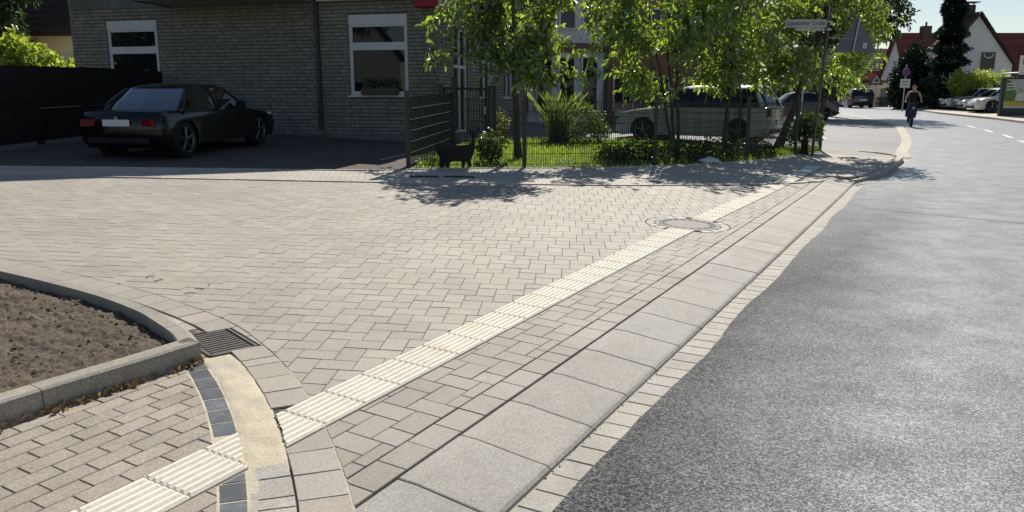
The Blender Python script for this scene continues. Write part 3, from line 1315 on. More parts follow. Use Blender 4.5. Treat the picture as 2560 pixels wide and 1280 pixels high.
s = .0
for L_ in (.36, .52, .52, .52, .52, .52, .8, .8, .8, .8):
    if s + L_ < bo.len:
        kerb_run(bo, s, s + L_)
    s += L_
fr = Curve([(2.958, 3.708), (2.5, 3.724), (2.05, 3.755), (1.0, 3.78), (-1.2, 3.82)], step=.1)
if fr.near((1.5, 5))[0] < 0:
    fr.n *= -1
for a, b in ((0, .905), (.905, 1.905), (1.905, 2.905), (2.905, 3.9)):
    kerb_run(fr, a, b)
# soil with clods
P = []
for i in range(150):
    u = -.6 + 3.85 * i / 149
    row = []
    for j in range(190):
        v = 3.80 + 5.2 * (j / 189) ** 1.35
        sdv = bo.near((u, v))[0]
        if sdv < .06:
            q = bo.near((u, v))
            uu, vv = q[1][0] + q[2][0] * .06, q[1][1] + q[2][1] * .06
        else:
            uu, vv = u, v
        vv = max(vv, 3.80)
        h = .075 + .018 * noise.noise((uu * 2.2, vv * 2.2, 3)) + .018 * noise.noise((uu * 9, vv * 9, 1)) + .012 * noise.noise((uu * 24, vv * 24, 8)) + .008 * noise.noise((uu * 55, vv * 55, 4)) + .03 * min(0, noise.noise((uu * 5, vv * 5, 6)) + .45)
        if sdv < .30:
            h -= .035 * (1 - max(0, sdv - .06) / .24)
        row.append((*XY(uu, vv), Guv(uu, vv) + h))
    P.append(row)
MB().grid(P).obj('soil', 'soil', bed, fix=False)
mb = MB()
for k in range(5200):
    u, v = RND.uniform(-.6, 3.2), 3.86 + 4.2 * RND.random() ** 1.5
    if bo.near((u, v))[0] < .16:
        continue
    r = .003 + .016 * RND.random() ** 5
    c = Vector(W3(u, v, .073 + .018 * noise.noise((u * 2.2, v * 2.2, 3)) + .014 * noise.noise((u * 9, v * 9, 1))))
    pts = [c + Vector((rj(.35) + x, rj(.35) + y, rj(.2) + z)) * r for x, y, z in ((1, 0, 0), (0, 1, 0), (-1, 0, 0), (0, -1, 0), (0, 0, .8), (0, 0, -.8))]
    mb.add(pts, [(0, 1, 4), (1, 2, 4), (2, 3, 4), (3, 0, 4), (1, 0, 5), (2, 1, 5), (3, 2, 5), (0, 3, 5)])
tag(mb.obj('soil_clods', 'clod', bed, fix=False), kind='stuff')
# dry leaves along the foot of the bed kerb
mb = MB()
for k in range(420):
    t = RND.random()
    if RND.random() < .6:
        t = RND.choice((.05, .22, .35, .55, .66, .72)) + rj(.05)
    q = fr.at(max(.02, min(2.4, t * 2.3)), -.012 - abs(RND.gauss(0, .022)))
    c = Vector(W3(*q, .004 + .018 * RND.random() ** 2))
    a = Vector((rj(1), rj(1), rj(.6))).normalized()
    b = a.cross(Vector((rj(1), rj(1), rj(1)))).normalized()
    l_, w_ = .006 + .032 * RND.random() ** 2.5, .004 + .014 * RND.random()
    mb.add([c - a * l_, c + b * w_ + Vector((0, 0, w_ * .6)), c + a * l_, c - b * w_ + Vector((0, 0, w_ * .6))], [(0, 1, 2), (0, 2, 3)])
tag(mb.obj('leaf_litter', 'dry_leaf', None, fix=False), 'dry brown leaves drifted along the foot of the bed kerb', 'leaf litter', kind='stuff')
# grit in the gutter joint beside the ramp kerb
mb = MB()
for k in range(260):
    u = 1.5 + 9 * RND.random() ** 1.6
    v = 1.425 + RND.gauss(0, .008)
    r = .002 + .005 * RND.random() ** 2
    c = Vector((*XY(u, v), zgut(u) + r * .5))
    mb.add([c + Vector((x, y, z)) * r for x, y, z in ((1, 0, 0), (0, 1, 0), (-1, 0, 0), (0, -1, 0), (0, 0, .8))], [(0, 1, 4), (1, 2, 4), (2, 3, 4), (3, 0, 4)])
tag(mb.obj('grit', 'clod', None, fix=False), 'dark grit lying in the joint beside the ramp kerb', 'grit', kind='stuff')
mb = MB()
for k in range(5):
    c = Vector(W3(3.98 + rj(.14), 5.25 + rj(.35), .004))
    a = Vector((rj(1), rj(.4), 0)).normalized()
    mb.tube([c - a * .03, c + a * .02 + Vector((0, 0, .004)), c + a * .05], .003, 4)
tag(mb.obj('twig_scraps', 'bark', None), 'few dark twig scraps on the pavers behind the planting bed', 'twig scraps', kind='stuff')

# ================================================================ DRIVEWAY, GARDEN GROUND
FD = Vector((-.97, .2425, 0)).normalized()     # along the facade, towards the left
FN = Vector((-.2425, -.97, 0)).normalized()    # out of the facade, towards the street
F0 = Vector((-1.80, 19.44, 0))                 # right-hand corner of the house
SF0 = float(BACK.s[int(np.argmin(np.hypot(BACK.p[:, 0] - 11.56, BACK.p[:, 1] - 8.42)))])
P = []
for i in range(26):
    t = i / 25
    a = Vector(XY(*BACK.at(.02 * BACK.len + t * (SF0 - .02 * BACK.len), .05)))
    back = F0.xy + FD.xy * (13.5 * (1 - t) + .0) - FN.xy * 1.5 + Vector((.35, 0)) * t
    row = []
    for j in range(26):
        k = j / 25
        q = a.lerp(back, k)
        row.append((q.x, q.y, G(q.x, q.y) + .002))
    P.append(row)
driveway = tag(MB().grid(P).obj('driveway', 'driveway', None, fix=False), kind='structure')

LAWN_BACK = [(-1.10, 20.0), (0.6, 21.3), (2.2, 22.0), (4.0, 21.9), (6.0, 21.35), (8.15, 21.1)]
s_f = float(RIM.len) * 0
sf0 = float(BACK.s[int(np.argmin(np.hypot(BACK.p[:, 0] - 11.60, BACK.p[:, 1] - 8.40)))])
P = []
NL = 44
for i in range(NL):
    t = i / (NL - 1)
    fu = BACK.at(sf0 + t * (BACK.len - 1.0 - sf0), .05)
    a = Vector(XY(*fu))
    xb = np.interp(t, lin(0, 1, 6), [p[0] for p in LAWN_BACK])
    yb = np.interp(t, lin(0, 1, 6), [p[1] for p in LAWN_BACK])
    b = Vector((float(xb), float(yb)))
    P.append([(*a.lerp(b, k / 19), 0) for k in range(20)])
LG = P
P = [[(x, y, G(x, y) + .012 + .012 * noise.noise((x * 2, y * 2, 0))) for x, y, z in row] for row in P]
lawn = tag(MB().grid(P).obj('lawn', 'lawn', None, fix=False), kind='structure')


def lawn_pt(t, k):
    i = min(int(t * (NL - 1)), NL - 2)
    j = min(int(k * 19), 18)
    ft, fk = t * (NL - 1) - i, k * 19 - j
    g = lambda a, b: Vector(LG[a][b][:2])
    return g(i, j).lerp(g(i + 1, j), ft).lerp(g(i, j + 1).lerp(g(i + 1, j + 1), ft), fk)


def blades(name, pts, hmin, hmax, wd, mat, lean=.35, parent=None, seg=2):
    n = len(pts)
    pts = np.array(pts)
    h = hmin + (hmax - hmin) * NP.random(n) ** 1.4
    th = NP.random(n) * 2 * PI
    ph = NP.random(n) * 2 * PI
    wx, wy = np.cos(th) * wd, np.sin(th) * wd
    ln = lean * NP.random(n) * h
    lx, ly = np.cos(ph) * ln, np.sin(ph) * ln
    V = np.zeros((n, 6, 3))
    V[:, 0] = pts + np.stack([-wx, -wy, 0 * wx], 1)
    V[:, 1] = pts + np.stack([wx, wy, 0 * wx], 1)
    V[:, 2] = pts + np.stack([wx * .8 + lx * .3, wy * .8 + ly * .3, h * .6], 1)
    V[:, 3] = pts + np.stack([-wx * .8 + lx * .3, -wy * .8 + ly * .3, h * .6], 1)
    V[:, 4] = pts + np.stack([lx + wx * .1, ly + wy * .1, h * (1 - .25 * lean * NP.random(n))], 1)
    V[:, 5] = pts + np.stack([lx - wx * .1, ly - wy * .1, h * (1 - .25 * lean * NP.random(n))], 1)
    b = np.arange(n)[:, None] * 6
    F_ = np.concatenate([b + np.array([[0, 1, 2, 3]]), b + np.array([[3, 2, 4, 5]])])
    return raw(name, V.reshape(-1, 3), F_, mat, parent)


pts = []
while len(pts) < 30000:
    t, k = RND.random(), RND.random()
    q = lawn_pt(t, k)
    if noise.noise((q.x * 1.5, q.y * 1.5, 4)) < -.42:
        continue
    pts.append((q.x, q.y, G(q.x, q.y) + .01))
tag(blades('grass', pts, .04, .13, .006, 'grass_blade'), 'sunlit green grass of the fenced front garden', 'grass', kind='stuff')


# ================================================================ PLANTS
def leaves(name, pos, axis, size, mat, parent=None, wd=.42, fold=.35, droop=.25, six=True):
    pos = np.asarray(pos, float)
    a = np.asarray(axis, float)
    n = len(pos)
    a = a / (np.linalg.norm(a, axis=1)[:, None] + 1e-9)
    r = NP.normal(size=(n, 3))
    b = np.cross(a, r)
    b /= np.linalg.norm(b, axis=1)[:, None] + 1e-9
    up = np.cross(b, a)
    up *= np.where(up[:, 2:3] < 0, -1, 1)
    L = (np.asarray(size) if np.ndim(size) else np.full(n, size)) * (.65 + .7 * NP.random(n))
    L = L[:, None]
    w_ = L * wd * .5
    dz = np.zeros((n, 3))
    dz[:, 2] = -1
    if six:
        V = np.zeros((n, 6, 3))
        V[:, 0] = pos
        V[:, 1] = pos + a * L * .33 + b * w_ + up * w_ * fold
        V[:, 2] = pos + a * L * .70 + b * w_ * .85 + up * w_ * fold + dz * L * droop * .4
        V[:, 3] = pos + a * L + dz * L * droop
        V[:, 4] = pos + a * L * .70 - b * w_ * .85 + up * w_ * fold + dz * L * droop * .4
        V[:, 5] = pos + a * L * .33 - b * w_ + up * w_ * fold
        o = np.arange(n)[:, None] * 6
        F_ = np.concatenate([o + np.array([[0, 1, 2, 3]]), o + np.array([[0, 3, 4, 5]])])
        return raw(name, V.reshape(-1, 3), F_, mat, parent)
    V = np.zeros((n, 4, 3))
    V[:, 0] = pos
    V[:, 1] = pos + a * L * .5 + b * w_ + up * w_ * fold
    V[:, 2] = pos + a * L + dz * L * droop
    V[:, 3] = pos + a * L * .5 - b * w_ + up * w_ * fold
    o = np.arange(n)[:, None] * 4
    return raw(name, V.reshape(-1, 3), o + np.array([[0, 1, 2, 3]]), mat, parent)


def blob_pts(blobs, n, nf=.9, thr=-.12, shell=.5, seed=0):
    vol = [b[3] * b[4] * b[5] for b in blobs]
    tot = sum(vol)
    out = []
    tries = 0
    while len(out) < n and tries < n * 20:
        tries += 1
        r = RND.random() * tot
        for b, q in zip(blobs, vol):
            r -= q
            if r <= 0:
                break
        d = Vector((RND.gauss(0, 1), RND.gauss(0, 1), RND.gauss(0, 1))).normalized()
        k = RND.random() ** shell
        wob = 1 + .28 * noise.noise((d.x * 2 + seed, d.y * 2, d.z * 2 + b[0]))
        p = Vector((b[0] + d.x * b[3] * k * wob, b[1] + d.y * b[4] * k * wob, b[2] + d.z * b[5] * k * wob))
        if noise.noise((p.x * nf + seed * 3.1, p.y * nf, p.z * nf)) < thr:
            continue
        out.append((p, d))
    return out


def tree(name, label, cat, base, blobs, ntw, leaf, mat, r0=.1, per=6, thr=-.1, nf=.95, shell=.5, stems=None, nlimb=10, bark='bark', group=None,
         twig=.28, six=True, droop=.25, wd=.42, seed=0, inner=None):
    x, y = base[0], base[1]
    z = base[2] if len(base) > 2 else G(x, y)
    t = thing(name, label, cat, (x, y, z), group=group)
    top = Vector((sum(b[0] for b in blobs) / len(blobs), sum(b[1] for b in blobs) / len(blobs), max(b[2] for b in blobs)))
    stems = stems or [(0, 0)]
    spts = []
    mb = MB()
    for k, (sx, sy) in enumerate(stems):
        path, rad = [], []
        for i in range(9):
            f_ = i / 8
            p = Vector((x, y, z - .05)).lerp(top, f_)
            p += Vector((sx * math.sin(f_ * PI * .6) + .05 * noise.noise((f_ * 3, k * 5 + x, 1)), sy * math.sin(f_ * PI * .6) + .05 * noise.noise((f_ * 3, k * 5 + x, 9)), 0))
            path.append(p)
            rad.append(r0 * (1.25 if i == 0 else 1) * (1 - .82 * f_) * (1 if len(stems) == 1 else .75))
        mb.tube(path, rad, 9)
        spts += [(path[i], rad[i]) for i in range(3, 8)]
    mb.obj('trunk', bark, t, smooth=True)
    tw = blob_pts(blobs, ntw, nf, thr, shell, seed)
    # limbs to a spread of twig points
    lp = []
    for k in range(nlimb):
        q, _ = RND.choice(tw)
        s_, r_ = min(RND.sample(spts, min(4, len(spts))), key=lambda a: (a[0] - q).length + (2 if a[0].z > q.z + .1 else 0))
        mid = s_.lerp(q, .5) + Vector((rj(.15), rj(.15), .12 + rj(.1)))
        rr = max(.008, r_ * .55)
        pth = [s_, s_.lerp(mid, .5) + Vector((0, 0, .03)), mid, mid.lerp(q, .5) + Vector((0, 0, .03)), q]
        m2 = MB().tube(pth, [rr, rr * .8, rr * .6, rr * .4, rr * .2], 5)
        lp += pth[1:]
        for j in range(5):
            c = RND.choice(pth[1:4])
            e_, _ = min(RND.sample(tw, min(14, len(tw))), key=lambda a: (a[0] - c).length)
            m2.tube([c, c.lerp(e_, .5) + Vector((rj(.05), rj(.05), .05)), e_], [rr * .4, rr * .25, .004], 4)
        m2.obj('limb', bark, t)
    pos, ax = [], []
    for p, d in tw:
        td = (d * .7 + Vector((rj(.7), rj(.7), rj(.5)))).normalized()
        for j in range(per):
            f_ = j / max(1, per - 1)
            side = Vector((rj(1), rj(1), rj(.8) - .25)).normalized()
            pos.append(p + td * twig * (f_ - .3))
            ax.append(td * .5 + side)
    leaves('crown', np.array([tuple(p) for p in pos]), np.array([tuple(a) for a in ax]), leaf, mat, t, wd, .35, droop, six)
    return t


# four young walnut-like trees of the front garden
T1 = tree('garden_tree', 'young tree with slender trunk behind the garden fence by the deer figure', 'tree', (.13, 16.33),
     [(-.05, 16.3, 3.5, 1.25, 1.15, 1.15), (-1.25, 16.2, 2.85, .80, .75, .60), (1.05, 16.4, 2.65, .75, .75, .85), (.1, 16.1, 2.15, .85, .65, .38), (.1, 16.4, 4.4, 1.0, .9, .6)],
     1050, .135, 'leaf', .085, 7, .08, 1.15, .55, seed=1, nlimb=14, group='young trees in the front garden')
T2 = tree('garden_tree', 'multi-stemmed young tree in front of the white parked car', 'tree', (3.85, 18.4),
     [(3.0, 18.2, 2.9, 1.15, 1.05, 1.1), (3.0, 18.0, 2.0, .95, .85, .55), (4.3, 18.5, 3.6, 1.3, 1.15, 1.2), (2.6, 18.3, 3.8, 1.0, 1.0, .8)],
     800, .14, 'leaf', .065, 7, .02, 1.1, .5, stems=[(-.18, 0), (.12, .1), (.3, -.1)], seed=2, nlimb=14, group='young trees in the front garden')
T3 = tree('garden_tree', 'young tree half way along the fence, second from the street sign', 'tree', (5.35, 19.8),
     [(5.3, 19.6, 3.2, 1.25, 1.05, 1.25), (5.2, 19.3, 2.2, 1.15, .85, .6), (5.6, 19.8, 4.2, 1.1, 1.0, .8)],
     640, .14, 'leaf', .075, 7, .0, 1.1, .5, seed=3, nlimb=12, group='young trees in the front garden')
T4 = tree('garden_tree', 'young tree behind the street name sign, its branches reaching over the side road', 'tree', (7.04, 20.9),
     [(7.2, 20.8, 3.5, 1.4, 1.2, 1.35), (8.5, 20.7, 2.55, .95, .9, 1.0), (8.45, 20.9, 3.8, 1.05, 1.0, .8), (7.0, 20.4, 2.2, 1.1, .9, .6), (9.5, 20.9, 3.45, .42, .35, .28)],
     1020, .14, 'leaf', .12, 7, .0, 1.1, .5, seed=4, nlimb=16, group='young trees in the front garden')


def shrub(name, label, base, blobs, n, leaf, mat, group=None, thr=-.3, per=4, six=False, cat='shrub', droop=.15, wd=.5, shell=.45, stems=5, nf=1.5, bark='bark'):
    x, y = base[:2]
    z = base[2] if len(base) > 2 else G(x, y)
    t = thing(name, label, cat, (x, y, z), group=group)
    tw = blob_pts(blobs, n, nf, thr, shell, x)
    mb = MB()
    for k in range(stems):
        q, _ = RND.choice(tw)
        mb.tube([(x + rj(.06), y + rj(.06), z - .02), Vector((x, y, z)).lerp(q, .5) + Vector((rj(.05), rj(.05), .05)), q], [.012, .009, .003], 5)
    mb.obj('stem', bark, t)
    pos, ax = [], []
    for p, d in tw:
        for j in range(per):
            pos.append(tuple(p + Vector((rj(1), rj(1), rj(1))) * leaf * .8))
            ax.append(tuple(d * .6 + Vector((rj(1), rj(1), rj(.8)))))
    leaves('foliage', pos, ax, leaf, mat, t, wd, .3, droop, six)
    return t


gz_ = lambda x, y: G(x, y)
shrub('low_shrub', 'leafy knee-high plant behind the deer figure', (-.42, 15.6), [(-.42, 15.6, .62, .30, .25, .33)], 150, .085, 'leaf_shrub', six=True)
shrub('low_shrub', 'small weed clump at the foot of the first fence post', (-1.55, 14.75), [(-1.5, 14.75, .38, .28, .2, .10)], 90, .05, 'leaf_shrub')
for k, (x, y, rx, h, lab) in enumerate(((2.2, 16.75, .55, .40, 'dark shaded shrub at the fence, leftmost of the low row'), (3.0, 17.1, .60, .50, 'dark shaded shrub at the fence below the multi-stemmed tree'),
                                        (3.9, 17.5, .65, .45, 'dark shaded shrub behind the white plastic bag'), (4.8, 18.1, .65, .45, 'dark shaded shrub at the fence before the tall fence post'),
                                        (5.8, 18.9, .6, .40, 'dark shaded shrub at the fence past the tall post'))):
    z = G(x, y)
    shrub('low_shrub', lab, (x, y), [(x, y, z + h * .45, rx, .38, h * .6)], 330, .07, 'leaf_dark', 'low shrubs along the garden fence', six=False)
shrub('round_shrub', 'bushy glossy shrub beside the thick tree trunk at the fence corner', (7.55, 20.35), [(7.55, 20.35, .72, .42, .38, .45)], 420, .08, 'leaf_shrub', six=True)
shrub('flower_bush', 'olive bush behind the tall ornamental grass', (1.95, 20.9), [(1.95, 20.9, .95, .55, .45, .5)], 420, .07, 'leaf_olive')
shrub('box_bush', 'low dark bush at the foot of the ornamental grass', (1.25, 20.2), [(1.25, 20.2, .52, .62, .4, .22)], 360, .05, 'leaf_dark')
shrub('flower_bush', 'small bush to the right of the ornamental grass', (2.35, 21.2), [(2.35, 21.2, .7, .3, .3, .32)], 220, .06, 'leaf_shrub')
og = thing('ornamental_grass', 'tall arching ornamental grass clump on the lawn', 'ornamental grass', (1.2, 20.6, G(1.2, 20.6)))
pts = [(1.2 + rj(.22), 20.6 + rj(.2), G(1.2, 20.6)) for _ in range(420)]
blades('foliage', pts, .6, 1.45, .011, 'reed', .55, og)
MB().lathe([(.0, .0), (.16, .02), (.12, .12), (.02, .16)], 8, (1.2, 20.6, G(1.2, 20.6))).obj('root_clump', 'bark', og)
pot = thing('flower_pot', 'yellow-brown flower pot with a leafy plant left of the slender tree trunk', 'flower pot', (-.28, 19.9, G(-.28, 19.9)))
MB().lathe([(.0005, .01), (.13, .01), (.18, .36), (.20, .37), (.20, .40), (.17, .40), (.16, .35)], 16, (-.28, 19.9, G(-.28, 19.9))).obj('pot', 'pot_yellow', pot)
tw = blob_pts([(-.28, 19.9, G(-.28, 19.9) + .62, .22, .2, .28)], 110, 2, -.5)
leaves('foliage', [tuple(p) for p, d in tw for _ in range(3)], [tuple(d + Vector((rj(1), rj(1), rj(1)))) for p, d in tw for _ in range(3)], .07, 'leaf_olive', pot, six=False)

# ================================================================ BRICK HOUSE
house = thing('brick_house', 'pale brick house in deep shade with white framed windows and a brick gable end', 'house', tuple(F0 + FD * 5.2 + Vector((0, 0, .6))))
HW, HD = 10.5, 9.5
ZB, ZT = .64, 3.86
CH = (ZT - ZB) / 36


def fp3(s, o, z):
    p = F0 + FD * s + FN * o
    return Vector((p.x, p.y, z))


def sp3(d_, o, z):         # right-hand side wall: d_ back from the corner
    p = F0 - FN * d_ - FD * o
    return Vector((p.x, p.y, z))


def fbox(mb, s0, s1, o0, o1, z0, z1, mi=0, fn=fp3):
    vs = [fn(a, b, z) for z in (z0, z1) for a, b in ((s0, o0), (s1, o0), (s1, o1), (s0, o1))]
    return mb.add(vs, [(3, 2, 1, 0), (4, 5, 6, 7), (0, 1, 5, 4), (1, 2, 6, 5), (2, 3, 7, 6), (3, 0, 4, 7)], mi)


WIN = [(.77, 2.32, 1.55, 3.55), (7.81, 9.37, 1.55, 3.56)]     # s0 s1 z0 z1
SWIN = [(1.25, 2.45, .62, 3.35), (3.6, 4.8, 1.5, 3.2), (6.3, 7.5, 1.5, 3.2)]


def wall_cells(length, wins, z0, z1):
    xs = sorted(set([0, length] + [w_[0] for w_ in wins] + [w_[1] for w_ in wins]))
    cells = []
    for a, b in zip(xs, xs[1:]):
        c = (a + b) / 2
        holes = [w_ for w_ in wins if w_[0] < c < w_[1]]
        if not holes:
            cells.append((a, b, z0, z1))
        else:
            h = holes[0]
            if h[2] > z0 + .01:
                cells.append((a, b, z0, h[2]))
            cells.append((a, b, h[3], z1))
    return cells


mb = MB()
for a, b, z0, z1 in wall_cells(HW, WIN, .2, ZT):
    fbox(mb, a, b, -.30, -.012, z0, z1)
for a, b, z0, z1 in wall_cells(HD, SWIN, .2, ZT):
    fbox(mb, max(a, .02), b, -.30, -.012, z0, z1, fn=sp3)
mb.obj('wall', 'mortar', house)
mb = MB()
fbox(mb, 0, HW, -.01, .012, .2, ZB)
fbox(mb, 0.0, HD, -.01, .012, .2, ZB, fn=sp3)
mb.obj('plinth', 'plinth', house)
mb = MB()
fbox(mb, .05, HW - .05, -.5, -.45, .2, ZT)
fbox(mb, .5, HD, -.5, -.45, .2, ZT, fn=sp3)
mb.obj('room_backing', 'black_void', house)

# bricks: running bond, each one proud of the mortar
BL = .25


def brick_rects(length, wins, shift=0.0):
    out = []
    for c in range(36):
        z0 = ZB + c * CH
        x = -(BL / 2) * ((c + (c // 3)) % 2) - .07 * (c % 3) + shift
        while x < length:
            a, b = max(0, x), min(length, x + BL)
            x += BL
            segs = [(a, b)]
            for w_ in wins:
                if w_[2] < z0 + CH * .5 < w_[3]:
                    ns = []
                    for p, q in segs:
                        if q <= w_[0] or p >= w_[1]:
                            ns.append((p, q))
                        else:
                            if p < w_[0]:
                                ns.append((p, w_[0]))
                            if q > w_[1]:
                                ns.append((w_[1], q))
                    segs = ns
            for p, q in segs:
                if q - p > .03:
                    out.append((p, q, z0))
    return out


fr_b = brick_rects(HW, WIN)
fr_b.sort(key=lambda r: (r[0] - 1.5) ** 2 + (r[2] - 2.2) ** 2 * 1.2)
full_mesh = None
rest = MB()
made = 0
RF = Matrix((FD, -FN, Vector((0, 0, 1)))).transposed()


def brick_geo(mb, p, q, z, fn, d=0.0):
    g = .006
    hz = CH - .014
    p, q = p + g, q - g
    vs = [fn(p, -.02, z + .007), fn(q, -.02, z + .007), fn(q, -.02, z + .007 + hz), fn(p, -.02, z + .007 + hz)]
    e_ = .004
    vs += [fn(p + e_, d, z + .007 + e_), fn(q - e_, d, z + .007 + e_), fn(q - e_, d, z + .007 + hz - e_), fn(p + e_, d, z + .007 + hz - e_)]
    mb.add(vs, [(4, 5, 6, 7), (0, 1, 5, 4), (1, 2, 6, 5), (2, 3, 7, 6), (3, 0, 4, 7)])


for p, q, z in fr_b:
    d = .004 + rj(.003)
    if made < 300:
        mb = MB()
        brick_geo(mb, p, q, z, fp3, d)
        c = fp3((p + q) / 2, 0, z + CH / 2)
        if q - p > .249 and full_mesh is None:
            m2 = MB()
            m2.v, m2.f, m2.m = [tuple(Vector(a) - c) for a in mb.v], mb.f, mb.m
            full_mesh = m2.mesh('brick', 'brick')
        if q - p > .249:
            me = full_mesh
        else:
            m2 = MB()
            m2.v, m2.f, m2.m = [tuple(Vector(a) - c) for a in mb.v], mb.f, mb.m
            me = m2.mesh('brick', 'brick')
        o = link('brick', me)
        o.location = c + FN * rj(.003)
        o.parent = house
        o.matrix_parent_inverse = world_of(house).inverted()
        made += 1
    else:
        brick_geo(rest, p, q, z, fp3, d)
for p, q, z in brick_rects(HD, SWIN, .06):
    brick_geo(rest, p, q, z, sp3, .004 + rj(.003))
tag(rest.obj('brickwork', 'brick', house), kind='stuff')

# windows
for wi, (a, b, z0, z1) in enumerate(WIN):
    wnd = MB()
    fbox(wnd, a, b, -.10, -.02, z1 - .24, z1)                      # shutter box
    wo = wnd.obj('window', 'white_frame', house)
    f = MB()
    for q in ((a, a + .09, z0 + .06, z1 - .24), (b - .09, b, z0 + .06, z1 - .24)):
        fbox(f, q[0], q[1], -.10, -.035, q[2], q[3])
    fbox(f, a + .09, b - .09, -.10, -.035, z0 + .06, z0 + .16)
    fbox(f, a + .09, b - .09, -.10, -.035, z0 + 1.16, z0 + 1.34)
    fbox(f, a + .09, b - .09, -.10, -.035, z1 - .29, z1 - .24)
    fbox(f, a + .09, b - .09, -.09, -.028, z0 + 1.155, z0 + 1.185)
    f.obj('window_frame', 'white_frame', wo)
    for q in ((z0 + .16, z0 + 1.16), (z0 + 1.34, z1 - .29)):
        g = MB()
        fbox(g, a + .09, b - .09, -.075, -.065, q[0], q[1])
        g.obj('pane', 'window_glass', wo)
    si = MB()
    fbox(si, a - .06, b + .06, -.10, .055, z0 + .015, z0 + .06)
    si.obj('sill', 'white_frame', wo)
for wi, (a, b, z0, z1) in enumerate(SWIN):
    f = MB()
    for q in ((a, a + .08, z0, z1), (b - .08, b, z0, z1), ((a + b) / 2 - .05, (a + b) / 2 + .05, z0, z1)):
        fbox(f, q[0], q[1], -.12, -.04, q[2], q[3], fn=sp3)
    for z in (z0, z1 - .08, z0 + (z1 - z0) * .62):
        fbox(f, a + .08, b - .08, -.118, -.045, z, z + .08, fn=sp3)
    wo = f.obj('glazed_door' if wi == 0 else 'window', 'white_frame', house)
    g = MB()
    fbox(g, a + .05, b - .05, -.10, -.09, z0 + .05, z1 - .05, fn=sp3)
    g.obj('pane', 'window_glass', wo)

# drainpipe, fascia, balcony slab, gable cladding, roof
mb = MB().tube([fp3(3.14, .06, ZT + .25), fp3(3.14, .06, 2.0), fp3(3.14, .06, .75)], .055, 10)
for z in (1.2, 2.3, 3.4):
    mb.tube([fp3(3.14, .06, z), fp3(3.14, .06, z + .05)], .064, 10)
mb.obj('drainpipe', 'dark_metal', house)
fbox(MB(), 3.06, 3.22, .0, .13, ZB - .02, .74).obj('pipe_foot', 'plinth', house)
fbox(MB(), 3.24, 7.30, 0.0, 1.35, ZT + .02, ZT + .22).obj('balcony_slab', 'soffit', house)
fbox(MB(), 7.31, 7.36, 0.0, 1.36, ZT - .0, ZT + .26).obj('balcony_trim', 'dark_metal', house)
fbox(MB(), .50, 3.04, 0.0, .22, ZT + .01, ZT + .16).obj('fascia', 'sign_white', house)
fbox(MB(), -.13, .48, .02, .30, ZT - .20, ZT + .30).obj('red_fascia', 'red_trim', house)
fbox(MB(), -.36, -.135, -.02, .28, ZT - .22, ZT + .30).obj('eave_end', 'pink_trim', house)
fbox(MB(), -.30, -.02, -8.0, -.03, ZT - .12, ZT + .12).obj('eave_gutter', 'sign_white', house)
for k in range(38):
    s0 = 7.40 + k * .0815
    fbox(MB(), s0 + .004, s0 + .0775, -.02, .012 + rj(.002), ZT + .005, ZT + 1.6).obj('cladding_board', 'cladding', house)
mid = HW / 2
zr = ZT + .31 + (mid - .06) * math.tan(math.radians(43))
mb = MB()
poly = [fp3(0, -.02, ZT), fp3(HW, -.02, ZT), fp3(mid, -.02, zr - .35)]
mb.extrude(poly, None, -FN * -.02 - FN * .25)
mb.obj('gable_wall', 'cladding', house)
for sgn, a, b in ((1, .06, mid), (-1, HW + .05, mid)):
    e0, e1 = fp3(a, 1.10, ZT + .31), fp3(b, 1.10, zr)
    p = [e0, e1, e1 + Vector((0, 0, .22)), e0 + Vector((0, 0, .22))]
    MB().extrude(p, None, -FN * (HD + 1.0)).obj('roof', 'roof_tile', house)

# flower box on the sill
wb = thing('window_box', 'brown flower box with green plants on the sill of the white framed window', 'flower box', tuple(fp3(1.5, .02, 1.61)))
mb = MB()
fbox(mb, 1.03, 1.96, -.025, .16, 1.615, 1.78)
mb.obj('trough', 'terracotta', wb)
c = fp3(1.5, .07, 1.90)
tw = [fp3(1.5 + rj(.46), .07 + rj(.09), 1.80 + .24 * RND.random() ** 1.2 * (1 - .3 * abs(rj(1)))) for _ in range(320)]
leaves('foliage', [tuple(p) for p in tw], [(rj(1), rj(1), .5 + rj(.8)) for p in tw], .06, 'leaf_dark', wb, six=False)

# ================================================================ FENCES
fence = thing('mesh_fence', 'dark green double-wire mesh fence around the front garden', 'fence', W3(11.56, 8.35))
FP = [(-1.89, 14.28), (.24, 15.06), (2.96, 16.25), (5.34, 17.88), (7.11, 19.72), (8.21, 20.95)]
RETURN = [(-1.89, 14.28), (-1.36, 18.4)]
REAR = [(8.21, 20.95), (6.2, 21.55), (4.0, 22.05), (2.3, 22.15)]


def fpost(mb, x, y, h, s_=.075):
    z = G(x, y)
    mb.box((x, y, z + h / 2 - .03), (s_, .045, h + .06))
    mb.box((x, y, z + h + .005), (s_ + .012, .057, .02))


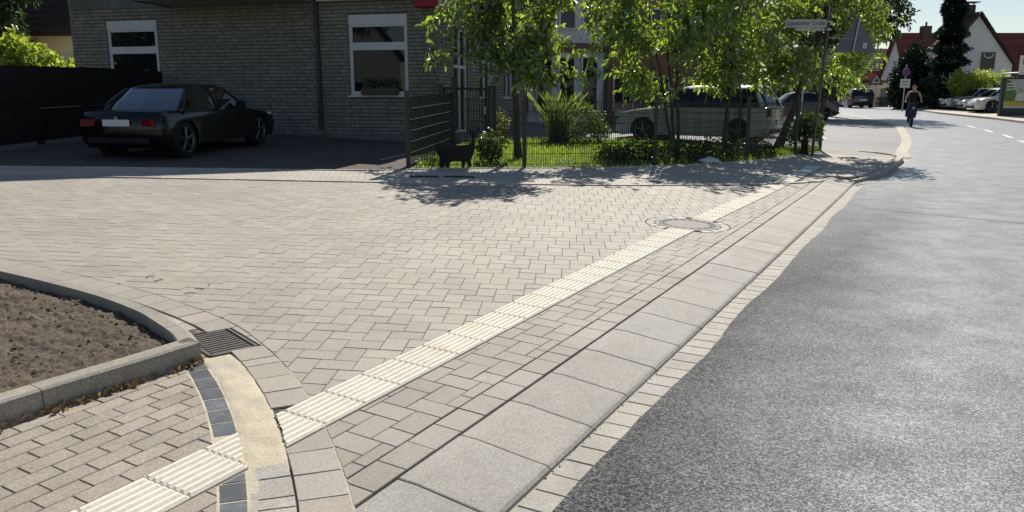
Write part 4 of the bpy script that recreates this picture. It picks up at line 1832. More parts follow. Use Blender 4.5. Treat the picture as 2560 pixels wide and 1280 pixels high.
def panel(a, b, h, nm='mesh_panel', sp=.05, r=.0042, rows=None, z0=.05):
    a, b = Vector((*a, G(*a))), Vector((*b, G(*b)))
    L = (b - a).length
    d = (b - a) / L
    nrm = Vector((-d.y, d.x, 0)).normalized()
    mb = MB()
    n = int(L / sp)
    rr = r
    for i in range(1, n):
        p = a + d * (i * L / n)
        # square wire, three faces are enough to read from any side
        e1 = d.to_2d().normalized() * rr
        e1 = Vector((e1.x, e1.y, 0))
        e2 = nrm * rr
        b0 = p + Vector((0, 0, z0))
        t0 = p + Vector((0, 0, h + .02))
        mb.add([b0 - e1 - e2, b0 + e1 - e2, b0 + e2 * 1.2, t0 - e1 - e2, t0 + e1 - e2, t0 + e2 * 1.2], [(0, 1, 4, 3), (1, 2, 5, 4), (2, 0, 3, 5)])
    k = 0
    z = z0 + .02
    while z < h + .01:
        for sgn in (-1, 1):
            o = nrm * (sgn * .007)
            mb.tube([a + o + Vector((0, 0, z)), b + o + Vector((0, 0, z))], .0048, 4, cap=False)
        z += .2
    return mb


hs = [1.38, 1.36, 1.42, 1.42, 1.40, 1.38]
for i, (p, h) in enumerate(zip(FP, hs)):
    mb = MB()
    fpost(mb, *p, h)
    mb.obj('post', 'green_metal', fence)
for p, h in ((RETURN[1], 1.62), (REAR[1], 1.35), (REAR[2], 1.35), (REAR[3], 1.35)):
    mb = MB()
    fpost(mb, *p, h, .08 if p == RETURN[1] else .06)
    mb.obj('post', 'green_metal', fence)
for pts_, hh in ((FP, 1.28), (RETURN, 1.26), (REAR, 1.24)):
    for a, b in zip(pts_, pts_[1:]):
        panel(a, b, hh).obj('mesh_panel', 'green_metal', fence)

gate = thing('garden_gate', 'dark metal garden gate with posts at the corner of the brick house', 'gate', (-1.2, 19.35, G(-1.2, 19.35)))
gl_, gr_ = (-1.72, 19.25), (-.56, 19.55)
for p in (gl_, gr_, (-.44, 19.62)):
    mb = MB()
    fpost(mb, *p, 1.42, .10)
    mb.obj('gate_post', 'dark_metal', gate)
a, b = Vector((*gl_, G(*gl_))), Vector((*gr_, G(*gr_)))
d = (b - a).normalized()
a2, b2 = a + d * .09, b - d * .09
mb = MB()
for z in (.10, 1.36):
    mb.tube([a2 + Vector((0, 0, z)), b2 + Vector((0, 0, z))], .028, 4)
for p in (a2, b2):
    mb.tube([p + Vector((0, 0, .08)), p + Vector((0, 0, 1.38))], .028, 4)
mb.obj('leaf_frame', 'dark_metal', gate)
for k in range(12):
    p = a2.lerp(b2, (k + 1) / 13)
    MB().tube([p + Vector((0, 0, .1)), p + Vector((0, 0, 1.36))], .008, 4).obj('bar', 'dark_metal', gate)
MB().box(b2 + Vector((-.02, -.05, .85)), (.05, .06, .18)).obj('lock', 'galv', gate)

wf = thing('board_fence', 'dark stained board fence along the left of the driveway', 'fence', (-9.5, 14, G(-9.5, 14)))
p0, p1 = Vector((-9.75, 12.6)), Vector((-9.25, 21.0))
NS = 5
for i in range(NS + 1):
    p = p0.lerp(p1, i / NS)
    z = G(p.x, p.y)
    MB().box((p.x, p.y, z + .75), (.1, .1, 1.62)).obj('post', 'dark_wood', wf)
for i in range(NS):
    a, b = p0.lerp(p1, i / NS), p0.lerp(p1, (i + 1) / NS)
    for k in range(9):
        z0 = .08 + k * .163
        za, zb = G(a.x, a.y), G(b.x, b.y)
        sag = rj(.004)
        m_ = MB()
        hh = .168 if k != 3 else .157
        n_ = Vector((.97, -.06)).normalized() * .025
        vs = []
        for z in (z0 + sag, z0 + hh + sag):
            for (q, zz) in ((a, za), (b, zb)):
                for s_ in (1, 2):
                    vs.append((q.x + n_.x * s_, q.y + n_.y * s_, zz + z))
        m_.add(vs, [(0, 2, 3, 1), (4, 5, 7, 6), (0, 1, 5, 4), (2, 6, 7, 3), (0, 4, 6, 2), (1, 3, 7, 5)])
        m_.obj('board', 'dark_wood', wf)

# ================================================================ DEER FIGURE and other garden pieces
deer_o = [(-.42, .30), (-.44, .36), (-.42, .41), (-.36, .44), (-.27, .455), (-.18, .445), (-.05, .435), (.08, .435), (.18, .445), (.235, .50), (.25, .56), (.245, .605), (.21, .645), (.185, .705), (.165, .745), (.18, .752), (.215, .73), (.245, .685), (.262, .672),
          (.268, .70), (.255, .76), (.262, .80), (.275, .765), (.285, .70), (.295, .672), (.32, .70), (.345, .75), (.375, .77), (.385, .745), (.37, .70), (.335, .655), (.305, .63), (.312, .59), (.30, .56), (.295, .50), (.30, .42), (.285, .32), (.255, .22),
          (.22, .16), (.215, .08), (.22, .0), (.17, .0), (.16, .07), (.13, .12), (.10, .07), (.10, .0), (.05, .0), (.045, .09), (.03, .13), (-.10, .135), (-.17, .12), (-.19, .06), (-.18, .0), (-.25, .0), (-.27, .06), (-.29, .03), (-.37, .0), (-.37, .05), (-.38, .12), (-.375, .20), (-.39, .25)]
dx, dy = -.98, 14.62
deer = thing('deer_figure', 'flat rusty metal deer silhouette standing behind the mesh fence', 'garden figure', (dx, dy, G(dx, dy)))
dd_ = Vector((.94, .34, 0)).normalized()
z = G(dx, dy)
pl = [Vector((dx, dy, z)) + dd_ * (x * 1.02) + Vector((0, 0, y_ * .98)) for x, y_ in deer_o]
mb = MB().extrude(pl, None, Vector((-dd_.y, dd_.x, 0)) * .012)
o = mb.obj('body_plate', 'rust', deer)
for x in (-.31, .08):
    MB().box(Vector((dx, dy, z)) + dd_ * x + Vector((0, .02, -.02)), (.03, .02, .2)).obj('ground_spike', 'rust', deer)
fx, fy = 7.35, 19.75
z = G(fx, fy)
fig = thing('garden_figure', 'small dark rounded figure standing behind the fence beside the leaning sign post', 'garden figure', (fx, fy, z))
pr = [(-.08, 0), (-.085, .2), (-.08, .33), (-.05, .40), (-.03, .395), (0, .41), (.05, .40), (.085, .36), (.09, .2), (.085, 0), (.04, 0), (.03, .08), (-.02, .08), (-.03, 0)]
MB().extrude([Vector((fx + x, fy, z + y_)) for x, y_ in pr], None, (0, .03, 0)).obj('body_plate', 'rust', fig)
MB().box((fx, fy + .03, z + .03), (.2, .12, .06)).obj('foot', 'rust', fig)
bx, by = 4.28, 17.0
z = G(bx, by)
pts = []
for i in range(9):
    for j in range(14):
        th = 2 * PI * j / 14
        f_ = i / 8
        r = (.20 * math.sin(PI * (.15 + .85 * f_) ** .9) + .01) * (1 + .35 * noise.noise((math.cos(th) * 2, math.sin(th) * 2, f_ * 3)))
        pts.append((i, j, (bx + r * 1.2 * math.cos(th), by + .6 * r * math.sin(th), z + .01 + .13 * f_ * (1 + .3 * noise.noise((th, f_ * 2, 7))))))
mb = MB()
mb.add([p[2] for p in pts], [(i * 14 + j, i * 14 + (j + 1) % 14, (i + 1) * 14 + (j + 1) % 14, (i + 1) * 14 + j) for i in range(8) for j in range(14)])
tag(mb.obj('plastic_bag', 'bag_plastic', None), 'crumpled white plastic bag lying at the foot of the fence', 'bag')

# ================================================================ SIGN POST
sx, sy = 7.50, 19.62
sz = G(sx, sy)
sp = thing('street_sign_post', 'leaning post at the fence corner with a street name plate and a triangular sign', 'sign post', (sx, sy, sz))
top = Vector((sx + .19, sy, 3.75))
bot = Vector((sx, sy, sz - .1))
MB().tube([bot, bot.lerp(top, .5), top], .034, 10).obj('pole', 'post_brown', sp, smooth=True)
MB().tube([top, top + Vector((0, 0, .02))], .037, 10).obj('pole_cap', 'dark_metal', sp)
pa = lambda z: bot.lerp(top, (z - bot.z) / (top.z - bot.z))


def flat_plate(name, pts2, y_, th, mat, parent):
    return MB().extrude([Vector((x, y_, z)) for x, z in pts2], None, (0, th, 0)).obj(name, mat, parent)


def rrect(x0, x1, z0, z1, r=.02, n=4):
    out = []
    for cx, cz, a0 in ((x1 - r, z1 - r, 0), (x0 + r, z1 - r, 90), (x0 + r, z0 + r, 180), (x1 - r, z0 + r, 270)):
        for k in range(n + 1):
            t = math.radians(a0 + 90 * k / n)
            out.append((cx + r * math.cos(t), cz + r * math.sin(t)))
    return out


def text(body, size, loc, parent, mat, ext=.002, align='CENTER', rot=(PI / 2, 0, 0), name='lettering', sx_=1.0):
    c = bpy.data.curves.new(name, 'FONT')
    c.body = body
    c.size = size
    c.extrude = ext
    c.align_x = align
    c.align_y = 'CENTER'
    t = bpy.data.objects.new(name, c)
    me = bpy.data.meshes.new_from_object(t)
    bpy.data.objects.remove(t)
    me.transform(Matrix.Scale(sx_, 4, (1, 0, 0)))
    me.transform(Matrix.Translation(loc) @ Matrix.Rotation(rot[2], 4, 'Z') @ Matrix.Rotation(rot[0], 4, 'X'))
    me.materials.clear()
    me.materials.append(MATS[mat])
    return link(name, me, parent)


np1 = flat_plate('name_plate', rrect(6.60, 7.60, 3.215, 3.405, .03), sy - .045, .006, 'sign_shaded', sp)
text('Lippst\u00e4dter Stra\u00dfe', .145, (7.10, sy - .047, 3.315), np1, 'sign_text', .001, sx_=.86)
flat_plate('lower_plate', rrect(6.86, 7.56, 3.135, 3.205, .015), sy - .045, .006, 'sign_shaded', sp)
for z in (3.17, 3.35):
    q = pa(z)
    MB().box((q.x, q.y - .02, z), (.12, .09, .035)).obj('clamp', 'galv', sp)
q = pa(2.98)
MB().tube([q, Vector((8.34, sy, 2.955))], .012, 6).obj('bracket_arm', 'galv', sp)
MB().tube([Vector((8.40, sy - .01, 3.42)), Vector((8.30, sy - .01, 2.64))], .022, 8).obj('sign_rail', 'galv', sp)
tri = []
for cx, cz, a0 in ((7.90, 2.68, 150), (8.80, 2.68, 270), (8.36, 3.42, 30)):
    for k in range(5):
        t = math.radians(a0 + 120 * k / 4)
        tri.append((cx + .045 * math.cos(t), cz + .045 * math.sin(t)))
tr = flat_plate('triangle_sign', tri, sy + .015, .008, 'sign_grey', sp)
flat_plate('sign_sticker', rrect(8.55, 8.64, 2.73, 2.86, .008), sy + .010, .004, 'sign_white', tr)
flat_plate('sticker_mark', [(8.575, 2.76), (8.605, 2.76), (8.605, 2.81), (8.575, 2.81)], sy + .0085, .001, 'sign_grey', tr)

# ================================================================ CARS
def car(name, label, loc, head, paint, L=4.5, W=1.78, H=1.45, wb=2.7, style='sedan', pitch=0.0, clear=.17, wr=.32, group=None, rimmat='rim', bh=None, glass='car_glass'):
    """x forward, y left, z up"""
    t = thing(name, label, 'car', loc, (0, 0, 0), group)
    t.rotation_euler = (Matrix.Rotation(PI / 2 - head, 4, 'Z') @ Matrix.Rotation(-pitch, 4, 'Y')).to_euler()
    hb = bh or H * .645
    h2 = L / 2
    off = {'sedan': .02, 'wagon': .05, 'suv': .02}[style]
    xr, xf = -wb / 2 - off, wb / 2 - off
    ra = wr + .055
    cz = wr

    def arch(xc):
        return [(xc - ra * math.cos(a), max(clear, cz + ra * math.sin(a))) for a in [math.radians(v) for v in lin(-18, 198, 13)]]
    trunk_z = {'sedan': hb + .02, 'wagon': hb - .01, 'suv': hb}[style]
    xw = xf - .42          # windscreen base
    xg = {'sedan': -h2 + .62, 'wagon': -h2 + .12, 'suv': -h2 + .15}[style]    # rear glass base
    o = [(-h2 + .14, clear + .06)] + arch(xr) + arch(xf) + [(h2 - .16, clear + .02), (h2 - .03, clear + .16), (h2, .48), (h2 - .05, .62), (h2 - .22, hb - .20), (h2 - .55, hb - .11),
         (xw + .1, hb - .015), (xw - .3, hb), (0, hb + .005), (xg + .1, trunk_z), (xg - .1, trunk_z + .005), (-h2 + .10, trunk_z - .015 if style == 'sedan' else trunk_z - .03),
         (-h2 + .03, trunk_z - .09), (-h2 + .01, .62), (-h2, .48), (-h2 + .02, .34)]
    lv = [(-1, .17, .055, .035), (-.955, .085, .02, .008), (-.80, .03, .0, 0), (0, 0, -.012, 0), (.80, .03, 0, 0), (.955, .085, .02, .008), (1, .17, .055, .035)]
    P = []
    for yf, shr, drop, ins in lv:
        row = []
        for (x, z) in o:
            ax = abs(x)
            k = sm((ax - (wb / 2 + ra * .6)) / (h2 - wb / 2 - ra * .6))
            xx = x - math.copysign(shr * 1.25 * k, x)
            kz = sm((z - hb * .62) / (hb * .4))
            zz = z - drop * kz
            yy = yf * W / 2
            if z > hb * .72:
                yy *= 1 - .035 * kz * abs(yf)
            if z < clear + .12:
                yy *= 1 - .03 * abs(yf)
            row.append((xx, yy, zz))
        P.append(row)
    mb = MB()
    n = len(o)
    vs = [p for row in P for p in row]
    fs = []
    for i in range(len(P) - 1):
        for j in range(n):
            fs.append((i * n + j, i * n + (j + 1) % n, (i + 1) * n + (j + 1) % n, (i + 1) * n + j))
    fs.append(tuple(range(n)))
    fs.append(tuple((len(P) - 1) * n + j for j in range(n))[::-1])
    mb.add(vs, fs)
    body = mb.obj('body', paint, t, True, True)
    body.data.set_sharp_from_angle(angle=math.radians(38))
    # greenhouse
    x1 = xw - .62
    x2 = {'sedan': xg + .62, 'wagon': xg + .32, 'suv': xg + .36}[style]
    yb, yt = W / 2 - .055, W / 2 - .29
    zs = [hb - .03, hb + (H - hb) * .35, hb + (H - hb) * .72, H - .075, H - .03, H]
    rings = []
    for zi, z in enumerate(zs):
        f_ = (z - zs[0]) / (H - zs[0])
        g_ = f_ ** 1.15
        xa = xw + (x1 - xw) * g_
        xb_ = xg + (x2 - xg) * g_
        yy = yb + (yt - yb) * f_ ** 1.35
        if zi >= 4:
            e_ = (.10, .34)[zi - 4]
            xa -= e_ * .8
            xb_ += e_ * .8
            yy -= (.05, .22)[zi - 4]
        ring = []
        for x, y_, bow in ((xa - .10, yy, 0), (xa, yy * .72, .0), (xa + .05, 0, 0), (xa, -yy * .72, 0), (xa - .10, -yy, 0), (0.25 * (xa + xb_) + .0, -yy - .02, 0), (xb_ + .12, -yy, 0), (xb_ + .02, -yy * .72, 0), (xb_ - .04, 0, 0), (xb_ + .02, yy * .72, 0),
                        (xb_ + .12, yy, 0), (0.25 * (xa + xb_), yy + .02, 0)):
            ring.append((x, y_, z + (.012 if zi == 5 else 0)))
        rings.append(ring)
    groups = {'windscreen': [0, 1, 2, 3], 'side_window': [4, 5], 'rear_window': [6, 7, 8, 9], 'side_window.': [10, 11]}
    for nm, idx in groups.items():
        g = MB()
        for i in range(3):
            for j in idx:
                k = (j + 1) % 12
                g.add([rings[i][j], rings[i][k], rings[i + 1][k], rings[i + 1][j]], [(0, 1, 2, 3)])
        go = g.obj(nm.rstrip('.'), glass, t, True, True)
    g = MB()
    for i in range(3, 5):
        for j in range(12):
            k = (j + 1) % 12
            g.add([rings[i][j], rings[i][k], rings[i + 1][k], rings[i + 1][j]], [(0, 1, 2, 3)])
    g.add(rings[5], [tuple(range(12))])
    bm = bmesh.new()
    g.obj('roof', paint, t, True, True)
    bm.free()
    # pillars
    for j in (0, 4, 6, 10, 5, 11):
        path = [Vector(rings[i][j]) * 1.0 for i in range(4)]
        if j in (5, 11):
            path = [Vector((xw - 1.15 if style == 'sedan' else xw - 1.0, rings[i][j][1], rings[i][j][2])) for i in range(4)]
        MB().tube(path, [.035, .03, .028, .03] if j not in (6, 10) else [.07, .055, .04, .035], 8).obj('pillar', paint if j not in (5, 11) else 'trim_black', t, True, True)
    # wheels
    for x in (xr, xf):
        for sgn in (-1, 1):
            yo = sgn * (W / 2 - .005)
            yi = sgn * (W / 2 - .21)
            wo = MB().lathe([(wr * .70, yi), (wr * .93, yi), (wr, yi + sgn * .03), (wr, yo - sgn * .03), (wr * .93, yo), (wr * .74, yo)], 22, (x, 0, wr), 'Y').obj('wheel', 'tyre', t, True)
            MB().lathe([(wr * .75, yo - sgn * .002), (wr * .70, yo - sgn * .012), (wr * .66, yo - sgn * .03)], 22, (x, 0, wr), 'Y').obj('rim', rimmat, wo, True)
            rp = MB()
            for k in range(5):
                for d_ in (-.12, .12):
                    a = 2 * PI * k / 5 + .3
                    p_ = Vector((x + math.cos(a) * wr * .08, yo - sgn * .02, wr + math.sin(a) * wr * .08))
                    q_ = Vector((x + math.cos(a + d_) * wr * .70, yo - sgn * .014, wr + math.sin(a + d_) * wr * .70))
                    rp.tube([p_, q_], [.018, .014], 4)
            rp.lathe([(.0005, yo - sgn * .010), (wr * .16, yo - sgn * .015), (wr * .18, yo - sgn * .05)], 12, (x, 0, wr), 'Y')
            rp.obj('spokes', rimmat, wo, True)
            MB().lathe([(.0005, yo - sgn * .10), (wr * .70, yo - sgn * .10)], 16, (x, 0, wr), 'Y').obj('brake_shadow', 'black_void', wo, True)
            MB().lathe([(.0005, yi * .99), (ra - .01, yi * .99)], 16, (x, 0, wr), 'Y').obj('arch_liner', 'black_void', t, True)
    # lamps, plates, bumper, mirrors, handles
    for sgn in (-1, 1):
        ytl = sgn * (W / 2 - .27)
        zt = trunk_z - .20
        rotm = Matrix.Rotation(-sgn * .28, 3, 'Z')
        if style == 'sedan':
            MB().box((-h2 + .068, sgn * (W / 2 - .33), zt), (.08, .42, .12), Matrix.Rotation(sgn * .25, 3, 'Z'), 0, .92).obj('tail_light', 'tail_red', t, True)
            MB().box((-h2 + .082, sgn * (W / 2 - .27), zt - .052), (.075, .18, .025), Matrix.Rotation(sgn * .25, 3, 'Z')).obj('reverse_light', 'lamp_clear', t, True)
        else:
            MB().box((-h2 + .09, sgn * (W / 2 - .17), zt + .04), (.10, .22, .20), Matrix.Rotation(sgn * .3, 3, 'Z')).obj('tail_light', 'tail_red', t, True)
        MB().box((h2 - .20, sgn * (W / 2 - .24), hb - .235), (.20, .34, .12), Matrix.Rotation(-sgn * .45, 3, 'Z')).obj('headlight', 'lamp_clear', t, True)
        mm = MB().box((xw - .42, sgn * (W / 2 + .06), hb + .07), (.09, .17, .12), None, 0, .85)
        mm.obj('mirror', paint if style != 'sedan' else 'car_black', t, True)
        for xd in ((-.35,) if style == 'sedan' else (-.95, .05)):
            MB().box((xd, sgn * (W / 2 - .008), hb - .12), (.16, .025, .025)).obj('door_handle', paint, t, True)
    MB().box((-h2 - .004, 0, zt - .0 if style == 'sedan' else .60), (.014, .52, .115)).obj('number_plate', 'plate_white', t, True)
    MB().box((h2 - .01, 0, .42), (.03, .52, .11)).obj('number_plate', 'plate_white', t, True)
    MB().box((-h2 + .02, 0, .36), (.06, W * .72, .10)).obj('bumper_trim', 'trim_black', t, True)
    MB().box((h2 - .02, 0, .34), (.06, W * .6, .14)).obj('grille', 'trim_black', t, True)
    return t


cz_ = G(-6.6, 16.1)
bmw = car('coupe', 'black coupe parked in the shade beside the dark board fence', (-6.56, 16.06, cz_ + .005), math.radians(10.5), 'car_black', 4.36, 1.68, 1.31, 2.72, 'sedan', math.radians(1.6), .15, .325, rimmat='rim_dark', glass='coupe_glass')
bdg = MB().lathe([(.0005, .0), (.036, .0), (.04, .004)], 16, (0, 0, 0), 'Y').obj('badge', 'rim', bmw, True)
bdg.matrix_local = Matrix.Translation((-2.178, 0, .74)) @ Matrix.Rotation(-PI / 2, 4, 'Z')
car('estate_car', 'white estate car parked behind the garden trees', (5.45, 23.2, G(5.45, 23.2) - .04), math.radians(-56), 'car_white', 4.7, 1.82, 1.60, 2.8, 'wagon', 0, .17, .34)
car('parked_car', 'dark green car half hidden by leaves beside the side road', (14.75, 41.6, G(14.75, 41.6) - .05), math.radians(-84), 'car_green', 4.3, 1.75, 1.42, 2.6, 'sedan')
car('moving_car', 'grey car driving away round the bend, seen from behind', (27.35, 63.2, G(27.35, 63.2) - .05), math.radians(9), 'car_grey', 4.2, 1.78, 1.48, 2.55, 'suv')
kp = .06
car('parked_car', 'sage grey estate, farthest of the three cars in the bay by the bus shelter', (30.55, 52.0, G(30.55, 52) + kp), math.radians(-82), 'car_sage', 4.5, 1.75, 1.40, 2.7, 'wagon', group='cars parked beside the bus shelter')
car('parked_car', 'silver car between two others in the bay by the bus shelter', (30.0, 49.2, G(30, 49.2) + kp), math.radians(-82), 'car_silver', 4.4, 1.75, 1.40, 2.65, 'wagon', group='cars parked beside the bus shelter')
car('parked_car', 'white car nearest the bus shelter in the parking bay', (28.95, 46.2, G(28.95, 46.2) + kp), math.radians(-82), 'car_white', 4.4, 1.8, 1.48, 2.65, 'suv', wr=.36, group='cars parked beside the bus shelter')

# ================================================================ CYCLIST
cx, cy = 17.0, 33.7
czz = zroad(*UV(cx, cy)) + .006
hd = math.atan2(-cx, -cy)         # faces the viewer
rotz = -math.atan2(cx, cy) + .06
bike = thing('bicycle', 'dark bicycle with bags ridden along the road', 'bicycle', (cx, cy, czz), (0, 0, rotz))
# local: -y is forward
for y_, nm in ((-.55, 'wheel'), (.50, 'wheel')):
    P_ = [(.335 * math.cos(a), .335 * math.sin(a)) for a in lin(0, 2 * PI, 25)]
    wo = MB().tube([(0, y_ + c_, .345 + s_) for c_, s_ in P_], .022, 6, cap=False).obj('wheel', 'tyre', bike, True)
    rp = MB()
    for k in range(10):
        a = 2 * PI * k / 10
        rp.tube([(0, y_, .345), (0, y_ + .32 * math.cos(a), .345 + .32 * math.sin(a))], .003, 3, cap=False)
    rp.tube([(-.05, y_, .345), (.05, y_, .345)], .03, 8)
    rp.obj('spokes', 'rim', wo, True)
mb = MB()
for a, b, r in (((0, -.42, .88), (0, .0, .30), .022), ((0, -.40, .80), (0, .14, .72), .016), ((0, 0, .30), (0, .18, .86), .02), ((0, 0, .30), (0, .50, .345), .014), ((0, .15, .74), (0, .50, .345), .012),
                ((.045, -.55, .345), (.045, -.44, .76), .014), ((-.045, -.55, .345), (-.045, -.44, .76), .014), ((-.045, -.44, .76), (.045, -.44, .76), .018), ((0, -.44, .76), (0, -.40, 1.02), .018)):
    mb.tube([a, b], r, 6)
mb.obj('frame', 'dark_metal', bike, True)
MB().tube([(-.31, -.26, 1.03), (-.24, -.36, 1.06), (0, -.41, 1.03), (.24, -.36, 1.06), (.31, -.26, 1.03)], .014, 6).obj('handlebar', 'trim_black', bike, True)
MB().box((0, .2, .90), (.16, .26, .07), None, 0, .8).obj('saddle', 'trim_black', bike, True)
MB().box((0, -.52, .93), (.30, .20, .22), None, 0, 1.1).obj('front_bag', 'trim_black', bike, True)
MB().box((0, -.63, .80), (.07, .06, .07)).obj('lamp', 'lamp_clear', bike, True)
MB().box((-.16, .50, .58), (.12, .30, .34)).obj('pannier', 'trim_black', bike, True)
MB().tube([(-.13, -.02, .18), (0, -.02, .18), (0, .02, .30), (0, .06, .42), (.13, .06, .42)], .012, 5).obj('cranks', 'rim', bike, True)

def skin_body():
    V = [(0, .17, .98),            # 0 pelvis
         (0, .10, 1.14), (0, .02, 1.30), (0, -.02, 1.42), (0, -.03, 1.50), (0, -.05, 1.58), (0, -.06, 1.68), (0, -.05, 1.755),    # 1 belly 2 chest 3 upper chest 4 neck 5 jaw 6 head 7 crown
         (.09, .0, 1.44), (.19, -.01, 1.42), (.27, -.10, 1.24), (.295, -.24, 1.08), (.30, -.285, 1.055),      # 8..12 right arm
         (-.09, .0, 1.44), (-.19, -.01, 1.42), (-.27, -.10, 1.24), (-.295, -.24, 1.08), (-.30, -.285, 1.055),
         (.10, .16, .94), (.13, -.13, .80), (.12, .02, .46), (.12, .06, .42), (.13, -.08, .40),               # 18..22 leg up
         (-.10, .16, .94), (-.12, -.07, .62), (-.12, .04, .28), (-.12, .04, .19), (-.13, -.11, .165)]         # 23..27 leg down
    R = [(.15, .12), (.135, .10), (.15, .105), (.12, .085), (.055, .055), (.075, .085), (.083, .098), (.055, .07),
         (.07, .07), (.062, .062), (.042, .042), (.030, .030), (.034, .026)]
    R += [(.07, .07), (.062, .062), (.042, .042), (.030, .030), (.034, .026)]
    R += [(.10, .10), (.075, .075), (.05, .05), (.04, .045), (.04, .032)] * 2
    E_ = [(0, 1), (1, 2), (2, 3), (3, 4), (4, 5), (5, 6), (6, 7), (3, 8), (8, 9), (9, 10), (10, 11), (11, 12), (3, 13), (13, 14), (14, 15), (15, 16), (16, 17), (0, 18), (18, 19), (19, 20), (20, 21), (21, 22), (0, 23), (23, 24), (24, 25), (25, 26), (26, 27)]
    me = bpy.data.meshes.new('skel')
    me.from_pydata(V, E_, [])
    ob = bpy.data.objects.new('skel', me)
    COL.objects.link(ob)
    m = ob.modifiers.new('s', 'SKIN')
    for i, sv in enumerate(me.skin_vertices[0].data):
        sv.radius = R[i]
        sv.use_root = (i == 0)
    ob.modifiers.new('d', 'SUBSURF').levels = 2
    ob.modifiers['d'].render_levels = 2
    dg = bpy.context.evaluated_depsgraph_get()
    out = bpy.data.meshes.new_from_object(ob.evaluated_get(dg))
    bpy.data.objects.remove(ob)
    out.materials.clear()
    for k in ('skin', 'top_black', 'jeans', 'shoe', 'hair'):
        out.materials.append(MATS[k])
    for p in out.polygons:
        c = p.center
        mi = 0
        if c.z < .25 and c.x < 0 or (c.z < .455 and c.x > 0.05):
            mi = 3
        elif c.z < 1.03 and abs(c.x) < .235 and not (c.y < -.2 and abs(c.x) > .2):
            mi = 2
        elif c.z < 1.455 and abs(c.x) < .16:
            mi = 1
        elif c.z > 1.70 or (c.z > 1.56 and c.y > -.01):
            mi = 4
        p.material_index = mi
        p.use_smooth = True
    return out


person = thing('person', 'cyclist in a black tank top and dark trousers riding towards the crossing', 'person', (cx, cy, czz), (0, 0, rotz))
bo_ = link('body', skin_body(), person, True)
hm = MB()
for sgn in (-1, 1):          # fingers closed round the grips, eyes, ears
    for k in range(4):
        x_ = sgn * (.272 + .017 * k)
        hm.tube([(x_, -.285, 1.07), (x_, -.318, 1.045 + .02), (x_, -.315, 1.02), (x_, -.285, 1.015)], [.010, .010, .009, .008], 5)
    hm.tube([(sgn * .262, -.28, 1.06), (sgn * .245, -.30, 1.035), (sgn * .25, -.31, 1.02)], [.011, .010, .008], 5)
    hm.box((sgn * .088, -.05, 1.665), (.02, .035, .055))
hm.tube([(0, -.150, 1.675), (0, -.172, 1.645), (0, -.155, 1.635)], [.010, .014, .008], 5)
hm.obj('hands_and_features', 'skin', bo_, True)
em = MB()
for sgn in (-1, 1):
    em.box((sgn * .035, -.148, 1.685), (.026, .012, .010))
em.box((0, -.146, 1.61), (.045, .012, .009))
em.obj('eyes_and_mouth', 'hair', bo_, True)

# ================================================================ HOUSES BEHIND
def block(mb, x0, x1, y0, y1, z0, z1):
    return mb.box(((x0 + x1) / 2, (y0 + y1) / 2, (z0 + z1) / 2), (x1 - x0, y1 - y0, z1 - z0))


# white block and brown building behind the garden trees
wb_ = thing('white_building', 'white two-storey building with tall windows behind the young trees', 'building', (0, 33, .5))
block(MB(), -3.0, 3.55, 31.0, 40, .0, 8.5).obj('wall', 'white_wall', wb_)
for k in range(7):
    x = -2.6 + k * .88
    for z0, z1 in ((.9, 3.1), (4.1, 6.6)):
        f = MB()
        for q in ((x, x + .06), (x + .60, x + .66)):
            block(f, q[0], q[1], 30.90, 31.02, z0, z1)
        block(f, x + .06, x + .60, 30.90, 31.02, z0, z0 + .06)
        block(f, x + .06, x + .60, 30.90, 31.02, z1 - .06, z1)
        fo = f.obj('window', 'white_frame', wb_)
        block(MB(), x + .06, x + .60, 30.95, 30.97, z0 + .06, z1 - .06).obj('pane', 'window_glass', fo)
block(MB(), -3.1, 3.65, 30.93, 31.0, 3.25, 3.6).obj('cornice_band', 'brown_wall', wb_)
block(MB(), 3.58, 3.70, 30.85, 30.97, .3, 8.5).obj('drainpipe', 'dark_metal', wb_)
bb = thing('brown_building', 'brown brick building right of the white block, mostly behind leaves', 'building', (6, 35, .5))
block(MB(), 3.72, 10.5, 34, 42, .0, 7.0).obj('wall', 'brown_wall', bb)
for k in range(4):
    x = 4.3 + k * 1.5
    for z0, z1 in ((1.0, 2.4), (3.8, 5.2)):
        f = block(MB(), x, x + .9, 33.93, 34.02, z0, z1)
        fo = f.obj('window', 'white_frame', bb)
        block(MB(), x + .06, x + .42, 33.91, 33.928, z0 + .06, z1 - .06).obj('pane', 'window_glass', fo)
        block(MB(), x + .48, x + .84, 33.91, 33.928, z0 + .06, z1 - .06).obj('pane', 'window_glass', fo)
block(MB(), 3.6, 10.7, 33.8, 42.2, 7.0, 7.3).obj('roof', 'roof_dark', bb)

